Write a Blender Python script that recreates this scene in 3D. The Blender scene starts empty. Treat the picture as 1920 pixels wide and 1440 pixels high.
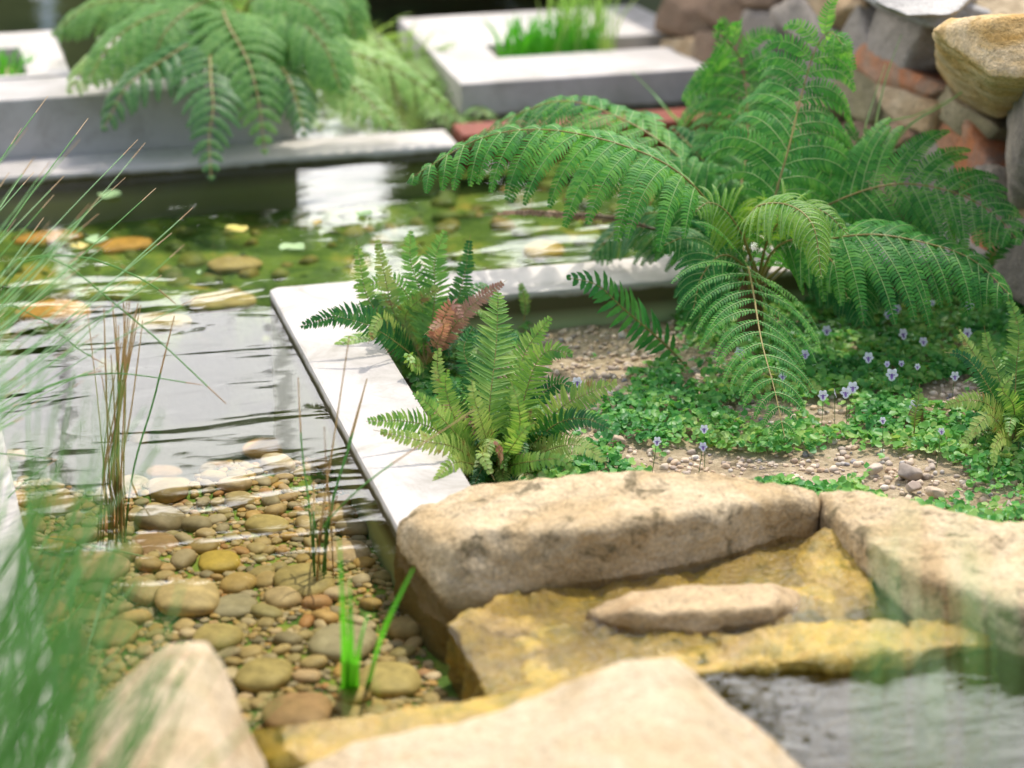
import bpy, bmesh, math, random
import numpy as np
from mathutils import Vector
rnd = random.Random(7)
rng = np.random.default_rng(11)
sc = bpy.context.scene
R = math.radians

# ------------------------------------------------------------------ camera
FPX, CAMH, PITCH, YAW = 5000.0, 1.25, R(21), R(14.6)
cam_d = bpy.data.cameras.new('camera'); cam = bpy.data.objects.new('camera', cam_d)
sc.collection.objects.link(cam); sc.camera = cam
cam.location = (0, 0, CAMH); cam.rotation_euler = (R(90) - PITCH, 0, -YAW)
cam_d.sensor_width = 36; cam_d.lens = 36 * FPX / 1920; cam_d.clip_start = .05; cam_d.clip_end = 3000
cam_d.dof.use_dof = True; cam_d.dof.focus_distance = 3.40; cam_d.dof.aperture_fstop = 2.95
cam_d.dof.aperture_blades = 0

# ------------------------------------------------------------------ light
SUN_EL, SUN_AZ = R(66), R(52)           # azimuth measured from +Y towards +X
w = bpy.data.worlds.new('World'); sc.world = w; w.use_nodes = True
nt = w.node_tree; nt.nodes.clear()
def N(t, typ, **kw):
    n = t.nodes.new(typ)
    for k, v in kw.items():
        if k.startswith('i_'):
            n.inputs[k[2:].replace('_', ' ')].default_value = v
        else: setattr(n, k, v)
    return n
sky = N(nt, 'ShaderNodeTexSky', sky_type='NISHITA', sun_disc=False)
sky.sun_elevation = SUN_EL; sky.sun_rotation = SUN_AZ; sky.dust_density = 1.5
out = N(nt, 'ShaderNodeOutputWorld')
bg = N(nt, 'ShaderNodeBackground', i_Strength=.18)
bgc = N(nt, 'ShaderNodeBackground', i_Strength=6.3); bgc.inputs['Color'].default_value = (1, .975, .95, 1)
tc = N(nt, 'ShaderNodeTexCoord')
mp = N(nt, 'ShaderNodeMapping'); mp.inputs['Scale'].default_value = (2.2, 2.2, 5.0); mp.inputs['Location'].default_value = (.3, .1, .0)
cn = N(nt, 'ShaderNodeTexNoise', i_Scale=1.7, i_Detail=6.0, i_Roughness=.6)
cr = N(nt, 'ShaderNodeValToRGB'); cr.color_ramp.elements[0].position = .34; cr.color_ramp.elements[1].position = .54; cr.color_ramp.elements[0].color = (.72, .72, .72, 1)
mx = N(nt, 'ShaderNodeMixShader')
L = nt.links.new
L(tc.outputs['Generated'], mp.inputs['Vector']); L(mp.outputs[0], cn.inputs['Vector']); L(cn.outputs['Fac'], cr.inputs[0])
# added cloud bank, masked low and forward to brighten reflections without filling shaded faces
sx = N(nt, 'ShaderNodeSeparateXYZ'); L(tc.outputs['Generated'], sx.inputs[0])
def wm(op, a, b):
    n = N(nt, 'ShaderNodeMath', operation=op); n.use_clamp = True
    for i_, v_ in ((0, a), (1, b)):
        if hasattr(v_, 'links'): L(v_, n.inputs[i_])
        else: n.inputs[i_].default_value = v_
    return n.outputs[0]
low = N(nt, 'ShaderNodeMapRange'); low.inputs[1].default_value = .235; low.inputs[2].default_value = .29; L(sx.outputs[2], low.inputs[0])
elv = N(nt, 'ShaderNodeMapRange'); elv.inputs[1].default_value = .52; elv.inputs[2].default_value = .72; elv.inputs[3].default_value = 1; elv.inputs[4].default_value = .0; L(sx.outputs[2], elv.inputs[0])
azm = N(nt, 'ShaderNodeMapRange'); azm.inputs[1].default_value = .1; azm.inputs[2].default_value = .5; L(sx.outputs[1], azm.inputs[0])
cm = wm('MAXIMUM', .04, wm('MULTIPLY', wm('MULTIPLY', elv.outputs[0], wm('MULTIPLY', azm.outputs[0], low.outputs[0])), cr.outputs[0]))
L(cm, mx.inputs[0]); L(sky.outputs[0], bg.inputs[0]); L(bg.outputs[0], mx.inputs[1]); L(bgc.outputs[0], mx.inputs[2])
L(mx.outputs[0], out.inputs[0])
sun_d = bpy.data.lights.new('sun', 'SUN'); sun = bpy.data.objects.new('sun', sun_d); sc.collection.objects.link(sun)
sun_d.energy = 3.1; sun_d.angle = R(.55); sun_d.color = (1, .95, .87)
sdir = Vector((math.cos(SUN_EL) * math.sin(SUN_AZ), math.cos(SUN_EL) * math.cos(SUN_AZ), math.sin(SUN_EL)))
sun.rotation_euler = sdir.to_track_quat('Z', 'Y').to_euler(); sun.location = sdir * 20
sc.view_settings.view_transform = 'Standard'; sc.view_settings.look = 'None'
sc.view_settings.exposure = 0.30; sc.view_settings.gamma = 1
sc.render.engine = 'CYCLES'
cy = sc.cycles; cy.use_denoising = True; cy.max_bounces = 8; cy.transparent_max_bounces = 24
cy.caustics_reflective = False; cy.caustics_refractive = False; cy.sample_clamp_indirect = 25

# ------------------------------------------------------------------ maths helpers
FW = np.array([math.sin(YAW) * math.cos(PITCH), math.cos(YAW) * math.cos(PITCH), -math.sin(PITCH)])
RT = np.array([math.cos(YAW), -math.sin(YAW), 0.]); UP = np.cross(RT, FW)
CP = np.array([0, 0, CAMH])
def ray(px, py): return FW + RT * (px - 960) / FPX - UP * (py - 720) / FPX
def P(px, py, z):                        # survey: point of the place at height z seen at that spot of the photo
    d = ray(px, py); return CP + d * ((z - CAMH) / d[2])
def Q(px, py, dep): return CP + ray(px, py) * dep
def toPix(p):
    v = np.asarray(p) - CP; d = v @ FW
    return 960 + FPX * (v @ RT) / d, 720 - FPX * (v @ UP) / d
def nrm(v):
    v = np.asarray(v, float); return v / np.maximum(np.linalg.norm(v, axis=-1, keepdims=True), 1e-9)
def hash3(i, j, k, s):
    h = (i * 374761393 + j * 668265263 + k * 2147483647 + s * 974634777) & 0xffffffff
    h = ((h ^ (h >> 13)) * 1274126177) & 0xffffffff
    return ((h ^ (h >> 16)) & 0xffff) / 65535.0
def vnoise(p, s=0):
    p = np.asarray(p, float); f = np.floor(p).astype(np.int64); t = p - f; t = t * t * (3 - 2 * t); r = 0
    for a in (0, 1):
        for b in (0, 1):
            for c in (0, 1):
                wgt = (t[:, 0] if a else 1 - t[:, 0]) * (t[:, 1] if b else 1 - t[:, 1]) * (t[:, 2] if c else 1 - t[:, 2])
                r = r + wgt * hash3(f[:, 0] + a, f[:, 1] + b, f[:, 2] + c, s)
    return r * 2 - 1
def fbm(p, sc_, octv=4, s=0, g=.5):
    p = np.asarray(p, float); r = 0; a = 1; t = 0
    for o in range(octv):
        r = r + a * vnoise(p * sc_ * 2 ** o + 17.3 * o, s + o); t += a; a *= g
    return r / t
def spline(pts, n):                      # Catmull-Rom through control points
    p = np.array(pts, float); p = np.vstack([2 * p[0] - p[1], p, 2 * p[-1] - p[-2]]); m = len(p) - 3
    u = np.linspace(0, m - 1e-6, n); i = u.astype(int); t = (u - i)[:, None]
    a, b, c, d = p[i], p[i + 1], p[i + 2], p[i + 3]
    q = .5 * ((2 * b) + (-a + c) * t + (2 * a - 5 * b + 4 * c - d) * t ** 2 + (-a + 3 * b - 3 * c + d) * t ** 3)
    L_ = np.concatenate([[0], np.cumsum(np.linalg.norm(np.diff(q, axis=0), axis=1))])
    s = np.linspace(0, L_[-1], n)        # even spacing
    return np.stack([np.interp(s, L_, q[:, k]) for k in range(3)], 1)

# ------------------------------------------------------------------ mesh helpers
def wloc(o):
    v = np.zeros(3)
    while o is not None: v += np.array(o.location); o = o.parent
    return v
class Geo:
    def __init__(s): s.v = []; s.f = []; s.n = 0
    def add(s, verts, faces, mat=0):
        verts = np.asarray(verts, float).reshape(-1, 3); faces = np.asarray(faces, int)
        s.v.append(verts); s.f.append((faces + s.n, mat)); s.n += len(verts)
    def build(s, name, mats, parent=None, smooth=True, loc=None):
        if not isinstance(mats, (list, tuple)): mats = [mats]
        me = bpy.data.meshes.new(name)
        V = np.vstack(s.v)
        o = bpy.data.objects.new(name, me); sc.collection.objects.link(o)
        if parent is not None:
            o.parent = parent; V = V - wloc(parent)
        elif loc is not None:
            o.location = loc; V = V - np.array(loc)
        me.vertices.add(len(V)); me.vertices.foreach_set('co', V.ravel().astype(np.float32))
        loops = np.concatenate([f.ravel() for f, m in s.f]); cnt = np.concatenate([np.full(len(f), f.shape[1]) for f, m in s.f])
        mi = np.concatenate([np.full(len(f), m) for f, m in s.f])
        me.loops.add(len(loops)); me.loops.foreach_set('vertex_index', loops.astype(np.int32))
        me.polygons.add(len(cnt)); st = np.concatenate([[0], np.cumsum(cnt)[:-1]])
        me.polygons.foreach_set('loop_start', st.astype(np.int32)); me.polygons.foreach_set('loop_total', cnt.astype(np.int32))
        me.polygons.foreach_set('material_index', mi.astype(np.int32))
        me.polygons.foreach_set('use_smooth', np.full(len(cnt), smooth))
        for m in mats: me.materials.append(m)
        me.update(calc_edges=True); me.validate()
        return o
    def tube(s, path, r0, r1=None, k=5, mat=0, cap=True):
        path = np.asarray(path, float); n = len(path); r1 = r0 if r1 is None else r1
        T = nrm(np.gradient(path, axis=0)); ref = np.array([.31, .17, .93])
        A = nrm(np.cross(T, ref)); B = np.cross(T, A)
        rad = np.linspace(r0, r1, n)[:, None, None] if np.isscalar(r0) else np.asarray(r0)[:, None, None]
        an = np.arange(k) * 2 * math.pi / k
        ring = path[:, None] + rad * (A[:, None] * np.cos(an)[None, :, None] + B[:, None] * np.sin(an)[None, :, None])
        i = np.arange(n - 1)[:, None] * k; j = np.arange(k)[None]; j2 = (j + 1) % k
        F = np.stack([i + j, i + j2, i + k + j2, i + k + j], -1).reshape(-1, 4)
        s.add(ring, F, mat)
    def strip(s, path, side, nor, width, mat=0, fold=.25):
        """leaf: edge-mid-edge ribbon with a gentle fold"""
        path = np.asarray(path); n = len(path); W = np.asarray(width)[:, None]
        a = path - side * W + nor * W * fold; c = path + side * W + nor * W * fold
        V = np.stack([a, path, c], 1)
        i = np.arange(n - 1)[:, None] * 3; j = np.array([0, 1])[None]
        F = np.stack([i + j, i + j + 1, i + j + 4, i + j + 3], -1).reshape(-1, 4)
        s.add(V, F, mat)
def tag(o, label=None, cat=None, group=None, kind=None):
    if label: o['label'] = label
    if cat: o['category'] = cat
    if group: o['group'] = group
    if kind: o['kind'] = kind
    return o
def empty(name, loc, label, cat, group=None):
    o = bpy.data.objects.new(name, None); sc.collection.objects.link(o); o.location = loc; o.empty_display_size = .05
    return tag(o, label, cat, group)
def copy_tree(o, loc=None):
    c = o.copy(); sc.collection.objects.link(c)
    for ch in o.children:
        d = ch.copy(); sc.collection.objects.link(d); d.parent = c
        for g in ch.children:
            e = g.copy(); sc.collection.objects.link(e); e.parent = d
    return c

# ------------------------------------------------------------------ materials
def newmat(name):
    m = bpy.data.materials.new(name); m.use_nodes = True; m.node_tree.nodes.clear(); return m, m.node_tree
def ramp(t, fac, stops, interp='LINEAR'):
    r = N(t, 'ShaderNodeValToRGB'); e = r.color_ramp.elements; r.color_ramp.interpolation = interp
    while len(e) < len(stops): e.new(.5)
    for k, (p, c) in enumerate(stops): e[k].position = p; e[k].color = (*c, 1)
    t.links.new(fac, r.inputs[0]); return r.outputs[0]
def noise(t, vec, scale, detail=5., rough=.55, dist=0.):
    n = N(t, 'ShaderNodeTexNoise', i_Scale=scale, i_Detail=detail, i_Roughness=rough, i_Distortion=dist)
    t.links.new(vec, n.inputs['Vector']); return n.outputs['Fac']
def mixc(t, fac, a, b, mode='MIX'):
    n = N(t, 'ShaderNodeMix', data_type='RGBA', blend_type=mode)
    for s_, v in ((0, fac), (6, a), (7, b)):
        if hasattr(v, 'links'): t.links.new(v, n.inputs[s_])
        else: n.inputs[s_].default_value = v if s_ == 0 else (*v, 1)
    return n.outputs[2]
def mth(t, op, a, b=0., c=None):
    n = N(t, 'ShaderNodeMath', operation=op)
    for s_, v in ((0, a), (1, b), (2, c)):
        if v is None: continue
        if hasattr(v, 'links'): t.links.new(v, n.inputs[s_])
        else: n.inputs[s_].default_value = v
    return n.outputs[0]
def bump(t, h, dist, strength=1., prev=None):
    b = N(t, 'ShaderNodeBump', i_Strength=strength, i_Distance=dist); t.links.new(h, b.inputs['Height'])
    if prev is not None: t.links.new(prev, b.inputs['Normal'])
    return b.outputs[0]
def finish(t, color, rough=.8, normal=None, spec=.4, **kw):
    p = N(t, 'ShaderNodeBsdfPrincipled'); o = N(t, 'ShaderNodeOutputMaterial')
    for nm, v in (('Base Color', color), ('Roughness', rough), ('Specular IOR Level', spec)):
        if hasattr(v, 'links'): t.links.new(v, p.inputs[nm])
        else: p.inputs[nm].default_value = (*v, 1) if nm == 'Base Color' else v
    if normal is not None: t.links.new(normal, p.inputs['Normal'])
    for k, v in kw.items(): p.inputs[k.replace('_', ' ')].default_value = v
    t.links.new(p.outputs[0], o.inputs[0]); return p
def geopos(t): return N(t, 'ShaderNodeNewGeometry').outputs['Position']
def island(t):
    g = N(t, 'ShaderNodeNewGeometry').outputs['Random Per Island']; o = N(t, 'ShaderNodeObjectInfo').outputs['Random']
    return mth(t, 'FRACT', mth(t, 'ADD', g, o))

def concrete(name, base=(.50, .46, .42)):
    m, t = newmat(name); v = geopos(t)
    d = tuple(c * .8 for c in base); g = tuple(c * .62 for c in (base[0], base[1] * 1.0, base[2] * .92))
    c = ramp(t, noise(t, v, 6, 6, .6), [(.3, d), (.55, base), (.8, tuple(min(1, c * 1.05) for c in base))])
    st = ramp(t, noise(t, v, 11, 6, .7, .8), [(.47, (0, 0, 0)), (.70, (.85,) * 3)])
    c = mixc(t, st, c, g)
    sp = ramp(t, noise(t, v, 160, 2, .5), [(.66, (0, 0, 0)), (.74, (.35,) * 3)])
    c = mixc(t, sp, c, tuple(x * .6 for x in base))
    # algae film where the wall meets the pond
    z = N(t, 'ShaderNodeSeparateXYZ'); t.links.new(v, z.inputs[0])
    zz = mth(t, 'ADD', z.outputs[2], mth(t, 'MULTIPLY', noise(t, v, 30, 4), .014))
    al = ramp(t, mth(t, 'MULTIPLY_ADD', zz, 40.0, .9), [(.70, (1, 1, 1)), (.98, (0, 0, 0))])
    c = mixc(t, al, c, mixc(t, ramp(t, mth(t, 'MULTIPLY_ADD', z.outputs[2], 25., 1.6), [(.3, (0, 0, 0)), (.9, (1, 1, 1))]), (.40, .46, .24), (.10, .09, .04)))
    nb = bump(t, noise(t, v, 90, 4, .6), .0009, .6)
    finish(t, c, .82, nb, .25); return m
def stone(name, cols, lichen=(.05, .045, .03), lich=.62, moss=None, mossth=.5, rough=.85, band=0., bumpd=.004, fine=220, crack=.25, zstain=None):
    m, t = newmat(name); v0 = geopos(t)
    oi = N(t, 'ShaderNodeObjectInfo'); cx = N(t, 'ShaderNodeCombineXYZ'); t.links.new(oi.outputs['Random'], cx.inputs[0])
    va = N(t, 'ShaderNodeVectorMath', operation='MULTIPLY_ADD'); va.inputs[1].default_value = (3.7, 3.7, 3.7)
    t.links.new(cx.outputs[0], va.inputs[0]); t.links.new(v0, va.inputs[2]); v = va.outputs[0]
    vb = N(t, 'ShaderNodeVectorMath', operation='MULTIPLY'); vb.inputs[1].default_value = (1, 1.0, 3.2) if band else (1, 1, 1); t.links.new(v, vb.inputs[0])
    n1 = noise(t, vb.outputs[0], 7, 6, .6, .8)
    k = len(cols); c = ramp(t, n1, [(.28 + .44 * i / (k - 1), cols[i]) for i in range(k)])
    c = mixc(t, mth(t, 'MULTIPLY', noise(t, v, 45, 5, .7), .55), c, tuple(x * .55 for x in cols[0]))
    gr = ramp(t, noise(t, v, fine, 2, .6), [(.35, (.78,) * 3), (.65, (1.12,) * 3)])
    c = mixc(t, 1., c, gr, 'MULTIPLY')
    li = ramp(t, noise(t, v, 22, 7, .72, .5), [(lich, (0, 0, 0)), (lich + .08, (.8,) * 3)])
    c = mixc(t, li, c, lichen)
    ck = ramp(t, mth(t, 'ABSOLUTE', mth(t, 'SUBTRACT', noise(t, vb.outputs[0], 5.5, 4, .62, .9), .5)), [(.0, (crack,) * 3), (.008, (0,) * 3)])
    c = mixc(t, ck, c, lichen)
    r = rough
    if moss is not None:
        mo = ramp(t, noise(t, v, 11, 5, .6, .6), [(mossth, (0, 0, 0)), (mossth + .22, (.9,) * 3)])
        mc = ramp(t, noise(t, v, 34, 6, .75, .8), [(.3, (.10, .11, .015)), (.42, moss[0]), (.56, moss[1]), (.7, (.40, .22, .04))])
        c = mixc(t, mo, c, mc)
    if zstain is not None:                # waterline stain
        z = N(t, 'ShaderNodeSeparateXYZ'); t.links.new(v0, z.inputs[0])
        zz = mth(t, 'ADD', z.outputs[2], mth(t, 'MULTIPLY', noise(t, v, 18, 4), .03))
        zs = ramp(t, mth(t, 'MULTIPLY_ADD', zz, 18., .5 - 18. * zstain[0]), [(.3, (1, 1, 1)), (.7, (0, 0, 0))])
        c = mixc(t, mth(t, 'MULTIPLY', zs, zstain[2]), c, zstain[1])
    nb = bump(t, noise(t, v, 28, 6, .68), bumpd * 2.2, .9); nb = bump(t, mth(t, 'SUBTRACT', 1., ck), .004, .8, nb)
    nb = bump(t, noise(t, v, fine, 3, .6), bumpd * .35, .7, nb)
    finish(t, c, r, nb, .5 if rough < .5 else .22); return m
def leafmat(name, cols, trans, tf=.38, rough=.42, scale=14., tip=None, spec=.35, brown=None, bth=.62):
    m, t = newmat(name); v = geopos(t)
    f = mth(t, 'ADD', mth(t, 'MULTIPLY', noise(t, v, scale, 3), .75), mth(t, 'MULTIPLY', island(t), .25))
    k = len(cols); c = ramp(t, f, [(.3 + .4 * i / (k - 1), cols[i]) for i in range(k)])
    if brown is not None:
        b = ramp(t, noise(t, v, 48, 4, .6), [(bth, (0, 0, 0)), (bth + .07, (.85,) * 3)]); c = mixc(t, b, c, brown)
    p = N(t, 'ShaderNodeBsdfPrincipled', i_Roughness=rough); p.inputs['Specular IOR Level'].default_value = spec
    t.links.new(c, p.inputs['Base Color'])
    tr = N(t, 'ShaderNodeBsdfTranslucent'); t.links.new(mixc(t, 1., c, trans, 'MULTIPLY'), tr.inputs[0])
    mxs = N(t, 'ShaderNodeMixShader'); mxs.inputs[0].default_value = tf
    o = N(t, 'ShaderNodeOutputMaterial')
    t.links.new(p.outputs[0], mxs.inputs[1]); t.links.new(tr.outputs[0], mxs.inputs[2]); t.links.new(mxs.outputs[0], o.inputs[0])
    return m
def water(name, tint, ripple=(10, 34, 10), dist=.004, rough=.0, fine=.0012, rot=0., ior=1.33):
    m, t = newmat(name); v = geopos(t)
    mp_ = N(t, 'ShaderNodeMapping'); mp_.inputs['Scale'].default_value = ripple; mp_.inputs['Rotation'].default_value = (0, 0, rot); t.links.new(v, mp_.inputs[0])
    n1 = noise(t, mp_.outputs[0], 1., 2., .5, .6)
    n2 = noise(t, mp_.outputs[0], 3.3, 2., .5, .3)
    nb = bump(t, n1, dist); nb = bump(t, n2, fine, 1., nb)
    fr = N(t, 'ShaderNodeFresnel', i_IOR=ior); t.links.new(nb, fr.inputs['Normal'])
    g = N(t, 'ShaderNodeBsdfGlossy', i_Roughness=rough); t.links.new(nb, g.inputs['Normal'])
    tr = N(t, 'ShaderNodeBsdfTransparent'); tr.inputs[0].default_value = (*tint, 1)
    mxs = N(t, 'ShaderNodeMixShader'); o = N(t, 'ShaderNodeOutputMaterial')
    t.links.new(fr.outputs[0], mxs.inputs[0]); t.links.new(tr.outputs[0], mxs.inputs[1]); t.links.new(g.outputs[0], mxs.inputs[2]); t.links.new(mxs.outputs[0], o.inputs[0])
    return m
def plain(name, col, rough=.7, **kw):
    m, t = newmat(name); v = geopos(t)
    c = ramp(t, noise(t, v, 30, 4, .6), [(.3, tuple(x * .8 for x in col)), (.7, tuple(min(1, x * 1.15) for x in col))])
    finish(t, c, rough, None, .3); return m
def pebblemat(name, stops, algae=(.20, .18, .04), al=.35, rough=.6, wetz=False):
    m, t = newmat(name); v = geopos(t)
    c = ramp(t, island(t), stops, 'LINEAR')
    c = mixc(t, 1., c, ramp(t, noise(t, v, 55, 5, .65), [(.3, (.62,) * 3), (.7, (1.2,) * 3)]), 'MULTIPLY')
    if al: c = mixc(t, mth(t, 'MULTIPLY', ramp(t, noise(t, v, 9, 5, .6), [(.4, (0, 0, 0)), (.62, (1, 1, 1))]), al), c, algae)
    finish(t, c, rough, bump(t, noise(t, v, 150, 3), .0008, .6), .3); return m

M = {}
M['conc'] = concrete('pale_concrete')
M['conc_far'] = concrete('pale_concrete_weathered', (.55, .505, .465))
M['conc_shaded'] = concrete('shade_toned_concrete', (.43, .40, .37))  # darker copy of the concrete: fern shade on the raised wall put into colour
M['sand'] = stone('tan_sandstone', [(.34, .23, .11), (.54, .39, .21), (.68, .54, .35), (.58, .40, .19)], lichen=(.09, .07, .03), lich=.55, zstain=(.004, (.20, .14, .045), .8), bumpd=.007)
M['sand_pale'] = stone('pale_sandstone', [(.42, .28, .14), (.58, .45, .28), (.64, .52, .36), (.58, .38, .20)], lichen=(.28, .20, .11), lich=.60, band=1, crack=.14, bumpd=.007)
M['wet'] = stone('wet_mossy_sandstone', [(.24, .15, .04), (.46, .29, .08), (.62, .43, .16)], lichen=(.08, .07, .015), lich=.57,
                 moss=((.28, .21, .02), (.56, .36, .045)), mossth=.36, rough=.26, bumpd=.008)
M['hump'] = stone('damp_sandstone', [(.38, .24, .11), (.55, .40, .22), (.60, .44, .26)], lichen=(.14, .10, .05), lich=.58, rough=.6, zstain=(-.02, (.34, .27, .02), .8))
M['honey'] = stone('honey_sandstone', [(.50, .29, .08), (.66, .45, .20), (.74, .58, .36), (.70, .46, .18)], lichen=(.22, .15, .06), lich=.64, band=1, bumpd=.006)
M['w_grey'] = stone('grey_fieldstone', [(0.211, 0.180, 0.162), (0.389, 0.330, 0.270), (0.535, 0.450, 0.365)], lichen=(.06, .055, .05), lich=.6, bumpd=.006)
M['w_purple'] = stone('purple_grey_fieldstone', [(0.200, 0.166, 0.144), (0.338, 0.287, 0.239), (0.462, 0.393, 0.315)], lichen=(.07, .06, .05), lich=.62, bumpd=.006)
M['w_tan'] = stone('tan_fieldstone', [(0.360, 0.225, 0.120), (0.540, 0.375, 0.210), (0.630, 0.495, 0.330)], lichen=(.08, .06, .04), lich=.6, bumpd=.006)
M['w_rust'] = stone('rusty_fieldstone', [(0.289, 0.223, 0.186), (0.606, 0.196, 0.061), (0.433, 0.287, 0.186), (0.722, 0.287, 0.099)], lichen=(.08, .06, .04), lich=.62, bumpd=.006)
M['w_olive'] = stone('olive_fieldstone', [(0.194, 0.165, 0.095), (0.340, 0.285, 0.162), (0.454, 0.375, 0.243)], lichen=(.06, .06, .03), lich=.58, bumpd=.006)
M['w_dark'] = stone('brown_fieldstone', [(0.146, 0.097, 0.065), (0.275, 0.178, 0.116), (0.356, 0.259, 0.167)], lichen=(.04, .035, .03), lich=.6, bumpd=.006)
M['w_pale'] = stone('pale_fieldstone', [(.34, .32, .30), (.50, .47, .43), (.62, .58, .53)], lichen=(.20, .19, .17), lich=.62, bumpd=.006)

ST = [(0, (.36, .24, .10)), (.15, (.54, .38, .19)), (.3, (.34, .27, .13)), (.42, (.60, .34, .11)), (.55, (.48, .38, .26)), (.68, (.20, .16, .11)), (.8, (.66, .50, .33)), (.92, (.46, .21, .08)), (1, (.42, .35, .18))]
M['pebble'] = pebblemat('river_pebbles', ST, al=.25, algae=(.28, .20, .06))
def onestone(name, col, al=.3):
    return pebblemat(name, [(0, tuple(x * .85 for x in col)), (1, tuple(x * 1.1 for x in col))], al=al, algae=(.26, .19, .06))
PC = {'tan': (.58, .42, .22), 'orange': (.70, .36, .08), 'cream': (.72, .58, .38), 'olive': (.48, .36, .15), 'brown': (.42, .24, .13), 'grey': (.42, .35, .24), 'pink': (.56, .38, .24), 'yellow': (.62, .42, .08)}
for k_, c_ in PC.items(): M['s_' + k_] = onestone(k_ + '_river_stone', c_)
M['gravel'] = pebblemat('bed_gravel', [(0, (.50, .37, .25)), (.2, (.66, .51, .37)), (.4, (.38, .31, .25)), (.6, (.74, .60, .45)), (.8, (.56, .39, .25)), (.93, (.28, .26, .26)), (1, (.78, .68, .55))], al=0, rough=.85)

M['fern'] = leafmat('tree_fern_green', [(.03, .16, .03), (.065, .26, .042), (.17, .40, .07)], (1.7, 1.4, .9), .42, rough=.5, scale=9, spec=.22)
M['fern_rib'] = leafmat('fern_midrib', [(.22, .38, .11), (.34, .46, .16)], (1, 1, 1), .2)
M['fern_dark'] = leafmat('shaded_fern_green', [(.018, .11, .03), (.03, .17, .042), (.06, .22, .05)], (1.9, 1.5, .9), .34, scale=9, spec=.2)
M['fern_young'] = leafmat('young_fern_green', [(.09, .26, .025), (.17, .36, .04), (.26, .42, .06)], (1.5, 1.3, .8), .4)
M['fern_sword'] = leafmat('sword_fern_green', [(.05, .17, .03), (.15, .31, .055), (.32, .46, .12)], (1.6, 1.4, .8), .36, scale=16, brown=(.26, .15, .09), bth=.66)
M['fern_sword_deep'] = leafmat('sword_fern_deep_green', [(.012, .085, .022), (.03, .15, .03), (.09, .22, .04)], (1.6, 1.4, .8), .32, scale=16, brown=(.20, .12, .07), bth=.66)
M['fern_yellow'] = leafmat('yellowing_fern', [(.15, .29, .05), (.29, .41, .10), (.40, .46, .14)], (1.3, 1.2, .8), .38, brown=(.28, .16, .06), bth=.6)
M['fern_red'] = leafmat('coppery_fern', [(.30, .14, .10), (.46, .26, .18), (.40, .28, .14)], (1.3, 1., .8), .35)
M['fern_far'] = leafmat('background_fern', [(.09, .25, .06), (.18, .38, .10), (.30, .50, .15)], (1.6, 1.4, .8), .48, rough=.5, scale=5, spec=.25)
M['fern_far2'] = leafmat('background_pale_fern', [(.20, .40, .09), (.34, .54, .15), (.46, .60, .22)], (1.4, 1.3, .8), .42, rough=.4, scale=5)
M['fern_far3'] = leafmat('background_dark_fern', [(.03, .12, .035), (.06, .19, .05), (.10, .26, .07)], (1.5, 1.3, .8), .35, rough=.4, scale=5)
M['rachis'] = leafmat('fern_stalk', [(.20, .15, .04), (.32, .26, .08)], (1, 1, 1), .05)
M['rachis_dark'] = leafmat('dark_fern_stalk', [(.07, .04, .02), (.14, .08, .03)], (1, 1, 1), .02)
M['cover'] = leafmat('violet_leaves', [(.04, .20, .04), (.09, .33, .065), (.22, .46, .10), (.42, .54, .15)], (1.4, 1.3, .9), .40, rough=.4, scale=10)
M['stemg'] = leafmat('green_stem', [(.09, .18, .04), (.16, .24, .06)], (1, 1, 1), .15)
M['grass'] = leafmat('grass_blades', [(.14, .34, .10), (.24, .46, .17), (.36, .52, .26)], (1.4, 1.2, .9), .35, scale=3, spec=.6, rough=.35)
M['grass_deep'] = leafmat('deep_grass_blades', [(.10, .30, .06), (.18, .42, .10)], (1.4, 1.2, .8), .35, scale=3)
M['grass_dry'] = leafmat('dry_grass_tips', [(.42, .26, .12), (.56, .40, .22)], (1, 1, 1), .2)
M['rush'] = leafmat('rush_stems', [(.12, .26, .04), (.26, .34, .07), (.42, .36, .10)], (1, 1, 1), .15, scale=2)
M['rush_brown'] = leafmat('brown_rush_stems', [(.42, .24, .08), (.54, .36, .13)], (1, 1, 1), .15)
M['reed'] = leafmat('bright_reed_blades', [(.06, .33, .015), (.11, .45, .03)], (1.3, 1.2, .7), .4, scale=4)
M['petal_w'] = leafmat('white_petal', [(.84, .82, .88), (.92, .90, .94)], (1, 1, 1), .3)
M['petal_v'] = leafmat('violet_petal', [(.20, .09, .34), (.36, .22, .52)], (1, 1, 1), .25, scale=60)
M['petal_p'] = leafmat('pale_violet_petal', [(.70, .65, .82), (.82, .78, .88)], (1, 1, 1), .3, scale=60)
M['pad'] = leafmat('lily_pad', [(.22, .36, .14), (.34, .46, .22)], (1, 1, 1), .1, scale=20)
M['pad_y'] = leafmat('yellowed_pad', [(.55, .50, .10), (.60, .42, .16)], (1, 1, 1), .1, scale=20)
M['dead'] = leafmat('dead_leaf', [(.22, .11, .06), (.40, .24, .15)], (1, 1, 1), .15, scale=40)
M['timber'] = plain('red_brown_timber', (.22, .05, .025), .55)
M['bark'] = plain('tree_bark', (.10, .07, .05), .9)
M['crownleaf'] = leafmat('tree_leaves', [(.10, .17, .06), (.15, .24, .08), (.20, .29, .10)], (1.3, 1.3, .9), .4, scale=1.2)
m_, t_ = newmat('soil'); v_ = geopos(t_)
finish(t_, ramp(t_, noise(t_, v_, 40, 6, .7), [(.3, (.20, .15, .085)), (.5, (.40, .31, .195)), (.7, (.58, .47, .32))]), .95, bump(t_, noise(t_, v_, 130, 5, .7), .006), .15); M['soil'] = m_
m_, t_ = newmat('algae_bed'); v_ = geopos(t_)
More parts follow.
